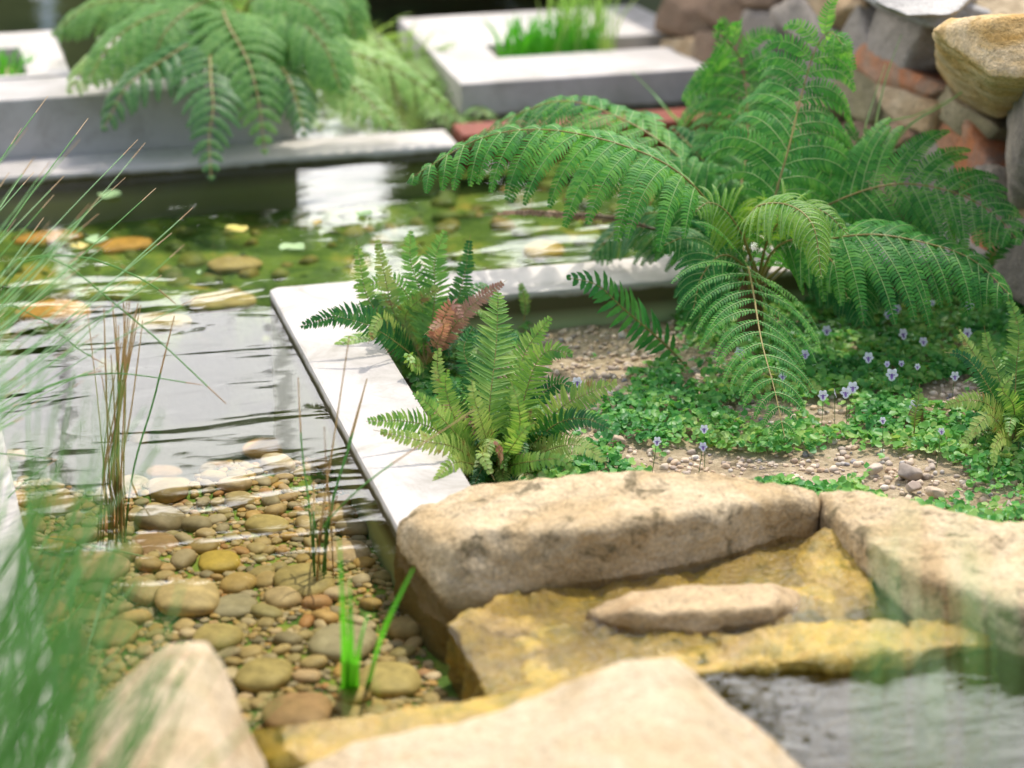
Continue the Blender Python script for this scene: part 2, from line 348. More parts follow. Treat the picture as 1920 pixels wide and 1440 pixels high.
bc_ = ramp(t_, noise(t_, v_, 9, 6, .65, .5), [(.32, (.035, .075, .02)), (.45, (.09, .16, .035)), (.55, (.18, .27, .05)), (.64, (.36, .32, .07)), (.76, (.55, .30, .08))])
sz_ = N(t_, 'ShaderNodeSeparateXYZ'); t_.links.new(v_, sz_.inputs[0])
dm_ = ramp(t_, mth(t_, 'MULTIPLY_ADD', sz_.outputs[2], 5., 1.5), [(.66, (1, 1, 1)), (.84, (0, 0, 0))])   # dark silt settles in the deep hollows
finish(t_, mixc(t_, dm_, bc_, (.05, .06, .04)), .9, bump(t_, noise(t_, v_, 60, 5, .7), .006), .15); M['bed'] = m_
m_, t_ = newmat('deep_mud'); v_ = geopos(t_)
finish(t_, ramp(t_, noise(t_, v_, 3, 5, .6), [(.3, (.02, .03, .015)), (.7, (.05, .06, .03))]), .9, None, .2); M['mud'] = m_
M['water'] = water('pond_water', (.92, .93, .80), (3.6, 9.5, 10), .0024, fine=.00022)
M['water_pool'] = water('pool_water', (.62, .68, .56), (12, 34, 10), .0026, fine=.0007, rot=R(-38))
M['water_thin'] = water('stream_water', (.97, .97, .90), (40, 55, 20), .0028, fine=.0034, ior=1.33)

# ------------------------------------------------------------------ setting: ground, pond, water
def grid(x0, x1, y0, y1, nx, ny, zf):
    X, Y = np.meshgrid(np.linspace(x0, x1, nx), np.linspace(y0, y1, ny)); p = np.stack([X.ravel(), Y.ravel(), np.zeros(X.size)], 1)
    p[:, 2] = zf(p); i = np.arange(ny - 1)[:, None] * nx + np.arange(nx - 1)[None]; i = i.ravel()
    return p, np.stack([i, i + 1, i + nx + 1, i + nx], 1)
def sheet(name, mat, x0, x1, y0, y1, nx, ny, zf, kind='structure', label=None):
    g = Geo(); g.add(*grid(x0, x1, y0, y1, nx, ny, zf)); o = g.build(name, mat); tag(o, label, None, None, kind); return o
sheet('ground', M['soil'], -600, 600, -600, 1200, 12, 12, lambda p: p[:, 2] - .75)
def bedz(p):
    y = p[:, 1]; wv = .03 * np.sin(p[:, 0] * 23) + .02 * np.sin(p[:, 0] * 51 + 1)
    mid = np.clip((y + wv - 3.16) / .10, 0, 1) * np.clip((3.85 + wv - y) / .07, 0, 1); z = -.090 - .15 * mid
    pool = (p[:, 0] > .72) & (y < 2.62); z = np.where(pool, -.34, z)
    return z + .012 * fbm(p, 9, 3) 
o = sheet('pond_bed', M['bed'], -1.5, 4.0, 1.3, 4.6, 220, 150, bedz); tag(o, 'stony pond bed covered in green algae under the clear water')
o = sheet('far_pond_bed', M['mud'], -6, 7, 4.6, 9.2, 30, 20, lambda p: p[:, 2] - .3); tag(o, 'dark muddy pond bed beyond the planters')
PZ = -.012
def ws(name, mat, x0, x1, y0, y1, z, label):
    g = Geo(); g.add(*grid(x0, x1, y0, y1, 2, 2, lambda p: p[:, 2] + z)); o = g.build(name, mat); tag(o, label, None, None, 'structure'); return o
g = Geo(); xs = [-6, .585, 7]; 
g.add([(-6, 1.3, PZ), (.583, 1.3, PZ), (.583, 3.6, PZ), (7, 3.6, PZ), (7, 9.2, PZ), (-6, 9.2, PZ)], [[0, 1, 2, 3, 4, 5]])
o = g.build('pond_water', M['water']); tag(o, 'clear rippling pond water reflecting pale sky', None, None, 'structure')
ws('pool_water', M['water_pool'], .80, 1.9, 1.35, 2.47, -.011, 'choppy upper pool water beside the mossy stone lip')

def bedsurf(p):
    return -.062 + .008 * fbm(p, 6, 4, 5) + .0025 * fbm(p, 60, 2, 9)
sheet('garden_ground', M['soil'], .69, 4.0, 2.55, 3.5, 260, 110, bedsurf)
def bankz(p): return -.14 + .02 * fbm(p, 3, 3, 4) - .0 * p[:, 0]
sheet('bank_ground', M['soil'], -3.0, 3.0, -1.0, 2.0, 60, 40, bankz)
# raised ground behind the dry stone wall

# ------------------------------------------------------------------ concrete planters
def prism(name, poly, z0, z1, mat, label, cat, bev=.004, hole=None, parent=None):
    bm = bmesh.new()
    def ring(pts, z): return [bm.verts.new((x, y, z)) for x, y in pts]
    a, b = ring(poly, z0), ring(poly, z1); n = len(poly)
    for i in range(n): bm.faces.new((a[i], a[(i + 1) % n], b[(i + 1) % n], b[i]))
    if hole:
        c, d = ring(hole, z0), ring(hole, z1)
        for i in range(n):
            j = (i + 1) % n
            bm.faces.new((c[j], c[i], d[i], d[j])); bm.faces.new((b[i], b[j], d[j], d[i])); bm.faces.new((a[j], a[i], c[i], c[j]))
    else: bm.faces.new(b); bm.faces.new(list(reversed(a)))
    bmesh.ops.recalc_face_normals(bm, faces=bm.faces)
    bmesh.ops.bevel(bm, geom=[e for e in bm.edges if e.calc_face_angle(0) > .5], offset=bev, segments=2, affect='EDGES', profile=.6)
    me = bpy.data.meshes.new(name); bm.to_mesh(me); bm.free(); me.materials.append(mat)
    o = bpy.data.objects.new(name, me); sc.collection.objects.link(o)
    if label: tag(o, label, cat)
    return o
def rect(x0, x1, y0, y1): return [(x0, y0), (x1, y0), (x1, y1), (x0, y1)]
prism('planter_wall', [(.578, 2.73), (.690, 2.73), (.690, 3.50), (2.2, 3.50), (2.2, 3.618), (.590, 3.618), (.578, 3.606)], -.5, 0, M['conc'],
      'pale concrete planter edge with an outward corner, running behind the ferns', 'garden wall', .005)
prism('pond_coping', rect(-2.6, 1.02, 4.275, 4.383), -.5, 0, M['conc_far'], 'long low pale concrete coping along the far side of the pond', 'pond edging')
prism('raised_wall', rect(-2.6, .76, 4.386, 4.525), -.5, .10, M['conc_shaded'], 'grey shaded raised concrete wall behind the long low coping', 'garden wall')
prism('concrete_planter', rect(-1.2, .395, 4.528, 4.86), -.5, .103, M['conc_far'], 'pale square concrete planter at the top left corner holding low green plants', 'planter', .004, rect(-.9, .322, 4.545, 4.74))
prism('concrete_planter', rect(.47, .76, 4.53, 4.80), -.5, .098, M['conc_far'], 'concrete planter mostly hidden under the blurred background ferns', 'planter', .004, rect(.50, .73, 4.56, 4.76))
prism('concrete_planter', rect(1.075, 2.9, 4.487, 5.01), -.02, .05, M['conc_far'], 'bright white floating concrete planter frame with grass in its slot', 'planter', .004, rect(1.187, 2.6, 4.66, 4.76))
prism('planter_base', rect(1.13, 2.8, 4.56, 4.95), -.6, -.012, M['w_olive'], 'dark recessed base under the white floating planter frame', 'planter base', .003, )
prism('timber_beam', rect(1.03, 1.75, 4.29, 4.37), -.05, .012, M['timber'], 'red brown timber beam lying in front of the floating planter', 'beam', .004)
prism('pond_coping', rect(.035, .163, 1.9, 3.9), -.5, .0, M['conc'], 'pale concrete coping seen through the grass at the left edge', 'pond edging')
for nm, a in (('planter_soil', (-.9, .32, 4.546, 4.739, .07)), ('planter_soil', (.501, .729, 4.561, 4.759, .07)), ('planter_soil', (1.188, 2.6, 4.661, 4.759, .02))):
    g = Geo(); g.add(*grid(a[0], a[1], a[2], a[3], 20, 8, lambda p: a[4] + .006 * fbm(p, 8, 2))); o = g.build(nm, M['soil']); tag(o, 'dark soil filling a concrete planter', None, None, 'structure')

# ------------------------------------------------------------------ boulders
def hullmesh(hulls):
    bm = bmesh.new()
    for pts in hulls:
        b2 = bmesh.new()
        for p in pts: b2.verts.new(p)
        r = bmesh.ops.convex_hull(b2, input=b2.verts)
        bmesh.ops.delete(b2, geom=[x for x in r['geom_interior'] if isinstance(x, bmesh.types.BMVert)], context='VERTS')
        me = bpy.data.meshes.new('tmp'); b2.to_mesh(me); b2.free(); bm.from_mesh(me); bpy.data.meshes.remove(me)
    return bm
def boulder(name, hulls, mat, label, voxel=.008, smooth=10, amp=.008, scale=9, seed=0, cat='rock', parent=None, fineamp=.0015, ridge=0.):
    bm = hullmesh(hulls); me = bpy.data.meshes.new(name); bm.to_mesh(me); bm.free()
    o = bpy.data.objects.new(name, me); sc.collection.objects.link(o)
    md = o.modifiers.new('r', 'REMESH'); md.mode = 'VOXEL'; md.voxel_size = voxel
    ms = o.modifiers.new('s', 'SMOOTH'); ms.factor = .5; ms.iterations = smooth
    dg = bpy.context.evaluated_depsgraph_get(); me2 = bpy.data.meshes.new_from_object(o.evaluated_get(dg))
    o.modifiers.clear(); o.data = me2; bpy.data.meshes.remove(me); me2.name = name
    n = len(me2.vertices); co = np.empty(n * 3, np.float32); me2.vertices.foreach_get('co', co); co = co.reshape(-1, 3).astype(float)
    no = np.empty(n * 3, np.float32); me2.vertices.foreach_get('normal', no); no = no.reshape(-1, 3)
    d = amp * fbm(co, scale, 4, seed, .55) + fineamp * fbm(co, scale * 9, 3, seed + 7)
    if ridge: d = d - ridge * np.maximum(0, 1 - np.abs(fbm(co * np.array([1, 1, 2.2]), scale * .8, 3, seed + 3)) * 14)
    co = co + no * d[:, None]
    if parent is not None: o.parent = parent; co = co - wloc(parent)
    me2.vertices.foreach_set('co', co.ravel().astype(np.float32)); me2.materials.clear(); me2.materials.append(mat)
    me2.polygons.foreach_set('use_smooth', np.ones(len(me2.polygons), bool)); me2.update()
    if label: tag(o, label, cat)
    return o
def loft(secs, drop=-.3, z=True):
    S = []
    for s in secs:
        p = [P(*q) for q in s]; S.append(p + [np.array([q[0], q[1], drop]) for q in p])
    return [a + b for a, b in zip(S[:-1], S[1:])]
boulder('boulder', loft([
    [(738, 978, .012), (784, 934, .034), (796, 998, .038), (826, 1150, -.03), (834, 1170, -.05)],
    [(880, 899, .05), (870, 1000, .055), (900, 1150, -.03), (962, 1122, -.05)],
    [(1130, 875, .058), (1130, 985, .06), (1150, 1092, -.05)],
    [(1350, 884, .052), (1350, 955, .056), (1380, 1052, -.05)],
    [(1475, 900, .045), (1480, 930, .045), (1480, 1010, -.04)],
    [(1535, 925, .03), (1535, 945, .03), (1530, 985, -.03)]]), M['sand'],
    'long tan sandstone boulder at the planter corner, sunlit on top and shaded below', amp=.013, scale=11, seed=1, ridge=.003, fineamp=.003, smooth=7)
boulder('boulder', loft([
    [(1530, 912, .03), (1548, 955, .03), (1560, 990, -.05)],
    [(1650, 922, .04), (1635, 1020, .042), (1650, 1090, -.05)],
    [(1750, 945, .042), (1725, 1075, .045), (1740, 1120, 0), (1745, 1160, -.05)],
    [(1860, 970, .045), (1850, 1120, .045), (1880, 1190, -.04)],
    [(2050, 965, .045), (2050, 1170, .04), (2050, 1220, -.04)]]), M['sand'],
    'pale sandstone boulder at the right edge with a dark undercut side', amp=.011, scale=11, seed=4, ridge=.003, fineamp=.003, smooth=7)
slab = [(842, 1166, -.012), (960, 1108, -.010), (1200, 1070, -.011), (1500, 985, -.008), (1570, 975, -.008), (1650, 1060, -.012), (1700, 1150, -.012), (1900, 1195, -.016),
        (1500, 1240, -.012), (1300, 1262, -.008), (1050, 1300, -.010), (905, 1300, -.012)]
sl = [P(*q) for q in slab]
wet = boulder('rock_shelf', [sl + [np.array([q[0], q[1], -.3]) for q in sl]] + loft([
    [(1240, 1215, -.012), (1290, 1262, -.012)], [(1480, 1165, .004), (1490, 1240, .002)], [(1700, 1150, .008), (1720, 1222, .006)], [(1850, 1140, .010), (1885, 1192, .002)]]) + loft([
    [(1430, 1040, -.012), (1480, 1015, .0), (1450, 1060, -.012)], [(1550, 985, .012), (1530, 1040, .008), (1500, 1110, -.010)], [(1650, 1050, .010), (1640, 1100, .004), (1640, 1150, -.012)]]),
    M['wet'], 'wet yellow mossy rock shelf where the stream trickles into the pond', amp=.016, scale=17, seed=9, voxel=.005, smooth=3, fineamp=.004, ridge=.006)
boulder('rock', loft([
    [(1090, 1150, -.012), (1110, 1165, -.014)], [(1180, 1108, .011), (1180, 1145, .012), (1190, 1182, -.008)], [(1320, 1088, .018), (1320, 1145, .017), (1310, 1188, -.008)],
    [(1450, 1094, .012), (1450, 1138, .010), (1430, 1172, -.010)], [(1505, 1115, -.012), (1500, 1140, -.014)]], drop=-.08), M['hump'],
    'low brown stone hump standing dry in the middle of the yellow mossy shelf', amp=.011, scale=16, seed=14, voxel=.005, smooth=6)
boulder('boulder', loft([
    [(520, 1460, 0), (520, 1700, 0)], [(650, 1385, .02), (650, 1700, .03)], [(780, 1348, .03), (780, 1700, .05)], [(930, 1322, .045), (900, 1700, .07)],
    [(1010, 1285, .06), (1000, 1700, .08)], [(1100, 1248, .085), (1100, 1700, .09)], [(1210, 1220, .095), (1230, 1700, .10)],
    [(1275, 1230, .09), (1330, 1700, .09)], [(1345, 1305, .06), (1450, 1700, .07)], [(1450, 1385, .03), (1560, 1700, .03)], [(1570, 1480, -.02), (1640, 1700, -.02)]]), M['sand_pale'],
    'large pale cream boulder blurred at the bottom centre of the picture', amp=.010, scale=8, seed=21, voxel=.01, smooth=8)
boulder('rock', loft([
    [(470, 1365, -.02), (500, 1440, -.02)], [(600, 1345, -.004), (620, 1440, -.01)], [(760, 1322, .002), (800, 1400, .0)], [(905, 1298, .002), (950, 1370, .01)],
    [(1050, 1268, .01), (1080, 1350, .015)], [(1180, 1225, .0), (1200, 1300, .0)]]), M['wet'],
    'yellow stained wet rock edging the pond just behind the large cream boulder', amp=.008, scale=12, seed=25, voxel=.007, smooth=6)
boulder('boulder', loft([
    [(120, 1450, 0), (100, 1800, 0)], [(160, 1330, .05), (150, 1800, .05)], [(230, 1258, .085), (220, 1800, .08)], [(300, 1198, .105), (300, 1800, .10)],
    [(385, 1182, .105), (390, 1800, .10)], [(425, 1235, .08), (440, 1800, .08)], [(460, 1340, .04), (480, 1800, .04)], [(515, 1450, -.02), (560, 1800, -.02)]]), M['sand_pale'],
    'pointed cream boulder behind the blurred green grass at the bottom left', amp=.008, scale=8, seed=31, voxel=.01, smooth=7)
# thin stream water over the shelf
g = Geo(); pl = [(838, 1175), (965, 1112), (1200, 1074), (1470, 1000), (1560, 1020), (1640, 1085), (1690, 1150), (1480, 1175), (1280, 1215), (1100, 1265), (920, 1302)]
g.add([P(x, y, -.0095 if x < 1000 and y < 1290 else -.0045) for x, y in pl], [list(range(len(pl)))[::-1]]); o = g.build('stream_water', M['water_thin']); tag(o, 'thin stream of water trickling over the yellow rock shelf', None, None, 'structure')

# ------------------------------------------------------------------ rounded stones
def spherecube(n=8):
    u = np.linspace(-1, 1, n); V = []; F = []
    for ax in range(3):
        for sg in (-1, 1):
            A, B = np.meshgrid(u, u); p = np.zeros((n * n, 3)); p[:, ax] = sg; p[:, (ax + 1) % 3] = A.ravel() * sg; p[:, (ax + 2) % 3] = B.ravel()
            i = np.arange(n - 1)[:, None] * n + np.arange(n - 1)[None]; i = i.ravel() + sum(len(v) for v in V)
            V.append(p); F.append(np.stack([i, i + 1, i + n + 1, i + n], 1))
    V = np.vstack(V); F = np.vstack(F)
    key = np.round(V * 1e4).astype(int); _, idx, inv = np.unique(key, axis=0, return_index=True, return_inverse=True)
    inv = inv.ravel(); return V[idx], inv[F]
SC8, SF8 = spherecube(9); SC5, SF5 = spherecube(5); SC14, SF14 = spherecube(16)
def rot3(ax, a):
    ax = nrm(ax); c, s_ = math.cos(a), math.sin(a); K = np.array([[0, -ax[2], ax[1]], [ax[2], 0, -ax[0]], [-ax[1], ax[0], 0]])
    return np.eye(3) + s_ * K + (1 - c) * K @ K
def stoneverts(base, dims, pw, amp, seed, nsc=1.3, Rm=None, cuts=0):
    p = base / np.power((np.abs(base) ** pw).sum(1), 1 / pw)[:, None]
    d = fbm(p + seed * 3.1, nsc, 3, seed); p = p * (1 + amp * d)[:, None]
    rr = np.random.default_rng(seed)
    for _ in range(cuts):
        n_ = nrm(rr.normal(size=3)); h = rr.uniform(.62, .9); q = p @ n_ - h; p = p - n_ * (np.maximum(q, 0) * .85)[:, None]
    p = p * np.array(dims)
    return p if Rm is None else p @ Rm.T
def wall_frame():
    b0 = P(1262, 185, -.05); b1 = P(1925, 545, -.05); al = nrm(b1 - b0); upv = np.array([0, 0, 1.]); ou = nrm(np.cross(al, upv))
    if ou[0] > 0: ou = -ou
    up2 = nrm(upv - ou * .30); nn = nrm(np.cross(al, up2)); nn = nn if nn[0] < 0 else -nn
    return b0, al, up2, nn
WB, WA, WU, WN = wall_frame()
def onwall(px, py, off=0.):
    d = ray(px, py); return CP + d * (((WB + WN * off - CP) @ WN) / (d @ WN))
STONES = [  # px, py, w, h (pixels), tilt (deg), thickness, material
 (1310, 30, 100, 90, 8, .10, 'w_dark'), (1300, 128, 80, 110, 5, .09, 'w_tan'), (1395, 25, 85, 85, 0, .09, 'w_dark'), (1385, 120, 100, 110, 0, .08, 'w_dark'),
 (1475, 70, 90, 110, 20, .10, 'w_purple'), (1455, -10, 90, 70, 0, .1, 'w_dark'), (1560, 70, 150, 75, 52, .10, 'w_grey'), (1540, -5, 110, 60, 20, .1, 'w_olive'), (1608, 22, 75, 85, 60, .09, 'w_tan'),
 (1655, 85, 75, 140, -5, .10, 'w_grey'), (1718, 90, 90, 110, 20, .10, 'w_grey'), (1735, 10, 190, 60, 20, .14, 'w_pale'), (1722, 152, 150, 55, 34, .11, 'w_rust'), (1570, 150, 90, 110, 10, .09, 'w_purple'),
 (1640, 180, 110, 95, 20, .09, 'w_olive'), (1745, 212, 125, 62, 25, .10, 'w_tan'), (1838, 222, 125, 50, 42, .10, 'w_olive'), (1690, 250, 90, 85, 10, .09, 'w_olive'), (1735, 262, 60, 50, -30, .11, 'w_rust'),
 (1783, 322, 110, 130, -12, .10, 'w_purple'), (1858, 295, 80, 150, -28, .10, 'w_rust'), (1905, 380, 70, 120, 0, .1, 'w_grey'), (1840, 420, 110, 90, 10, .10, 'w_purple'), (1905, 478, 100, 75, 12, .11, 'w_rust'),
 (1620, 280, 110, 100, 5, .08, 'w_dark'), (1700, 370, 110, 110, 0, .08, 'w_olive'), (1530, 240, 110, 100, 0, .08, 'w_tan'), (1610, 390, 110, 110, 0, .08, 'w_dark'), (1500, 160, 70, 80, 0, .08, 'w_olive'),
 (1770, 470, 120, 90, 5, .09, 'w_dark'), (1680, 470, 110, 90, 0, .08, 'w_olive'), (1440, 200, 110, 80, 0, .08, 'w_dark'), (1520, 350, 110, 110, 0, .08, 'w_olive'), (1350, 200, 100, 70, 0, .08, 'w_dark'), (1980, 300, 90, 200, 0, .1, 'w_purple'), (1990, 450, 100, 100, 0, .1, 'w_tan'), (1970, 560, 100, 80, 0, .1, 'w_grey'), (1590, 470, 100, 90, 0, .08, 'w_dark'), (1820, 540, 120, 50, 0, .06, 'w_dark')]
wall = empty('dry_stone_wall', WB, 'rough dry stone retaining wall of mixed grey, brown and rusty stones behind the large fern', 'stone wall')
for i, (px, py, pw_, ph_, ti, th, mt) in enumerate(STONES):
    c = onwall(px, py, -.01 - rnd.random() * .02); dep = (c - CP) @ FW
    # true size along the (foreshortened) wall face
    e = (onwall(px + 10, py) - onwall(px - 10, py)); ex = np.linalg.norm(e) / 20; e2 = (onwall(px, py - 10) - onwall(px, py + 10)); ey = np.linalg.norm(e2) / 20
    A_ = nrm(e); B_ = nrm(e2); a = R(ti)
    va = (math.cos(a) * e / 20 - math.sin(a) * e2 / 20) * pw_ / 2; vb = (math.sin(a) * e / 20 + math.cos(a) * e2 / 20) * ph_ / 2
    p = SC14 / np.power((np.abs(SC14) ** 9.).sum(1), 1 / 9.)[:, None]; rr = np.random.default_rng(100 + i)
    p = p * (1 + .12 * fbm(p + i * 5.3, 1.1, 4, i, .6))[:, None]
    for _ in range(7):
        n_ = nrm(rr.normal(size=3)); h = rr.uniform(.9, 1.2); q = p @ n_ - h; p = p - n_ * (np.maximum(q, 0) * .9)[:, None]
    V = c + p[:, :1] * va * 1.04 + p[:, 1:2] * vb * 1.04 + p[:, 2:] * WN * th * .6
    g = Geo(); g.add(V, SF14); g.build('stone', M[mt], wall)
for k in range(30):
    sx_ = 1.27 + .16 * (k // 3) + rnd.uniform(-.02, .02); hz_ = .05 + .115 * (k % 3); c = WB + WA * sx_ + WU * hz_
    if c[1] < 2.35: continue
    p = SC8 / np.power((np.abs(SC8) ** 8.).sum(1), 1 / 8.)[:, None]; p = p * (1 + .13 * fbm(p + k * 3.3, 1.1, 3, k))[:, None]
    g = Geo(); g.add(c + p[:, :1] * WA * .088 + p[:, 1:2] * WU * .062 + p[:, 2:] * WN * .07, SF8); g.build('stone', M[rnd.choice(['w_grey', 'w_tan', 'w_olive', 'w_purple', 'w_rust'])], wall)
# earth packed behind the stones
g = Geo(); b0 = WB - WN * .05 - WA * .6; b1 = WB - WN * .05 + WA * 2.3
q = [b0 - WU * .1, b1 - WU * .1, b1 + WU * .36, b0 + WU * .36]; q2 = [v - WN * .35 for v in q]
g.add(q + q2, [[0, 1, 2, 3], [7, 6, 5, 4], [3, 2, 6, 7], [0, 4, 5, 1], [0, 3, 7, 4], [1, 5, 6, 2]]); g.build('earth_fill', M['mud'], wall, smooth=False)
pt, ft = grid(0, 6, .8, 7.0, 60, 70, lambda p: .285 + .012 * fbm(p, 5, 4, 2) + .03 * np.clip(p[:, 0] * 3, 0, 1))
pt[:, 0] += WB[0] + WA[0] / WA[1] * (pt[:, 1] - WB[1]) + .10
g = Geo(); g.add(pt, ft); tag(g.build('terrace_ground', M['soil']), 'sandy gravelly ground on top of the retaining wall', None, None, 'structure')
def wb(px, py, off): return onwall(px, py, off)
boulder('boulder', [[wb(*a) for a in ((1755, 130, .05), (1800, 185, .05), (1870, 222, .04), (1905, 200, .04), (1960, 190, .03))] +
        [P(*a) for a in ((1748, 58, .385), (1785, 34, .40), (1870, 30, .42), (1990, 26, .42), (1790, 100, .355), (1860, 145, .345), (1960, 150, .345))] + [wb(1860, 215, -.18), wb(1960, 180, -.2)]], M['honey'],
        'honey coloured sandstone boulder capping the dry stone wall at the top right', amp=.008, scale=12, seed=41, voxel=.007, smooth=2, ridge=.002)
boulder('boulder', [[wb(*a) for a in ((1893, 165, .06), (1885, 300, .08), (1892, 390, .07), (1990, 400, .06), (1990, 160, .02))] + [P(1930, 150, .34), P(2000, 150, .34)] + [wb(1940, 390, -.15), wb(1940, 170, -.15)]], M['w_grey'],
        'tall grey stone standing at the right edge beside the honey coloured boulder', amp=.012, scale=9, seed=45, voxel=.009, smooth=6)
boulder('boulder', [[P(*a) for a in ((1640, 5, .37), (1700, 30, .37), (1790, 28, .37), (1840, -20, .37), (1660, -40, .37))] + [P(*a) for a in ((1640, 5, .25), (1700, 30, .25), (1790, 28, .25), (1840, -20, .25))]], M['w_pale'],
        'pale grey flat stone on top of the wall left of the honey coloured boulder', amp=.007, scale=9, seed=48, voxel=.009, smooth=2)
# gravel on the terrace is part of its soil

# ------------------------------------------------------------------ pond stones
occupied = []
def put(px, py, w_, h_, mt, label, z=None):
    z0 = float(bedz(P(px, py, -.15)[None])[0]) ; c = P(px, py, z0 + .012); dep = (c - CP) @ FW
    rx = w_ * dep / FPX / 2; ry = min(h_ * dep / FPX / 2 / .5, rx * 1.15); rz = max(.35 * min(rx, ry), .006)
    c[2] = z0 + rz * .6; g = Geo(); i = len(occupied)
    g.add(c + stoneverts(SC8, (rx, ry, rz), 2.4, .14, 200 + i, 1.0, rot3((0, 0, 1), rnd.uniform(-.4, .4) - YAW)), SF8)
    o = g.build('river_stone', M['s_' + mt], loc=tuple(c)); tag(o, label, 'stone', 'larger river stones on the pond bed'); occupied.append((c[0], c[1], max(rx, ry)))
for a in [
 (265, 960, 112, 66, 'cream', 'wide pale river stone underwater just behind the tall rush clump base'),
 (385, 935, 92, 42, 'tan', 'oval orange tan river stone underwater right of the wide pale stone'),
 (318, 903, 80, 32, 'tan', 'flat tan stone underwater at the edge of the sky reflection near the rush clump'),
 (415, 873, 84, 32, 'pink', 'brownish stone underwater at the near edge of the bright reflection'),
 (305, 876, 70, 26, 'brown', 'dark brown stone underwater beside the rush clump'),
 (545, 842, 190, 46, 'orange', 'long flat orange stone underwater close to the planter wall'),
 (622, 880, 80, 34, 'cream', 'cream stone underwater against the planter wall, in front of the long orange one'),
 (600, 933, 130, 44, 'orange', 'orange stone underwater behind the small rush tuft'),
 (470, 878, 90, 32, 'grey', 'grey green stone underwater in front of the bright reflection'),
 (410, 1045, 78, 56, 'yellow', 'mustard yellow rounded stone underwater in the middle of the pebbles'),
 (570, 1084, 116, 66, 'olive', 'large olive tan stone underwater left of the boulder corner'),
 (350, 1115, 124, 66, 'tan', 'large tan stone underwater below the mustard yellow stone'),
 (440, 1128, 84, 56, 'grey', 'greyish stone underwater next to the large tan stone'),
 (285, 1018, 96, 62, 'brown', 'reddish brown stone underwater seen through the rush stems'),
 (495, 1255, 104, 74, 'olive', 'olive yellow round stone underwater behind the pointed boulder'),
 (408, 1185, 96, 46, 'olive', 'algae covered stone underwater above the pointed boulder tip'),
 (650, 1030, 92, 48, 'pink', 'pinkish tan stone underwater beside the small rush tuft'),
 (500, 975, 84, 36, 'olive', 'greenish flat stone underwater between the small pebbles'),
 (110, 1010, 60, 90, 'orange', 'orange stone underwater blurred behind the left grass'),
 (180, 1060, 120, 60, 'pink', 'pale pink stone underwater behind the left grass blades'),
 (215, 1180, 90, 60, 'olive', 'mossy stone underwater half hidden by blurred grass'),
 (640, 1200, 120, 70, 'grey', 'grey stone underwater behind the bright green reed blades'),
 (560, 1330, 130, 66, 'brown', 'reddish stone underwater at the foot of the bright green reed'),
 (730, 1270, 120, 60, 'olive', 'algae green stone underwater beside the rock shelf'),
 (1020, 465, 76, 44, 'yellow', 'mustard stone on the pond floor under the fern tips'),
 (560, 560, 60, 30, 'orange', 'orange stone on the pond floor by the planter corner'),
 (90, 440, 130, 30, 'orange', 'orange stone on the pond floor behind the arching grass'),
 (230, 455, 120, 34, 'orange', 'second orange stone on the pond floor behind the arching grass'),
 (440, 490, 100, 34, 'olive', 'olive stone on the far pond floor near the yellow floating leaf'),
 (100, 580, 140, 44, 'orange', 'orange stone on the pond floor at the left behind the grass'),
 (300, 600, 120, 40, 'olive', 'olive stone under the ripples right of the rush tips'),
 (420, 560, 130, 40, 'olive', 'olive stone under the ripples left of the planter corner')]:
    put(*a)
# small pebbles
xlo, xhi = .165, .575
protos = []
for i in range(14):
    g = Geo(); g.add(stoneverts(SC5, (1, rnd.uniform(.6, .95), rnd.uniform(.35, .55)), 2.3, .16, 300 + i, 1.0), SF5); o = g.build('pebble', M['pebble']); protos.append(o)
k = 0; tries = 0; cand = []
while len(cand) < 1900 and tries < 22000:
    tries += 1; x = rnd.uniform(xlo, xhi); y = 2.25 + 1.1 * rnd.random() ** 1.3; r = rnd.choice((.004, .005, .006, .008, .010, .012, .016, .022)) * rnd.uniform(.85, 1.15)
    if any((x - a) ** 2 + (y - b) ** 2 < (c * .85 + r * .8) ** 2 for a, b, c in occupied): continue
    occupied.append((x, y, r)); cand.append((x, y, r))
cand = [(x, y, r, *toPix((x, y, -.13))) for x, y, r in cand]
vis = [c for c in cand if 200 < c[3] < 780 and 860 < c[4] < 1330 and c[0] > .21]
vis.sort(key=lambda c: -c[2]); ind = vis[:286]; idset = set(id(c) for c in ind)
used = 0
for c in ind:
    x, y, r = c[:3]; z = float(bedz(np.array([[x, y, 0]]))[0]) + r * .25
    o = protos[used % 14] if used < 14 else protos[used % 14].copy()
    if used >= 14: sc.collection.objects.link(o)
    used += 1
    o.location = (x, y, z); o.scale = (r * 1.25,) * 3; o.rotation_euler = (rnd.uniform(-.25, .25), rnd.uniform(-.25, .25), rnd.uniform(0, 6.3))
    tag(o, 'small rounded pebble lying among others under the clear water', 'pebble', 'small pebbles on the near pond bed')
g = Geo()
for c in cand:
    if id(c) in idset: continue
    x, y, r = c[:3]; z = float(bedz(np.array([[x, y, 0]]))[0]) + r * .2
    g.add(np.array([x, y, z]) + stoneverts(SC5, (r * 1.2, r * .95, r * .5), 2.3, .16, int(x * 9999), 1., rot3((0, 0, 1), rnd.uniform(0, 6))), SF5)
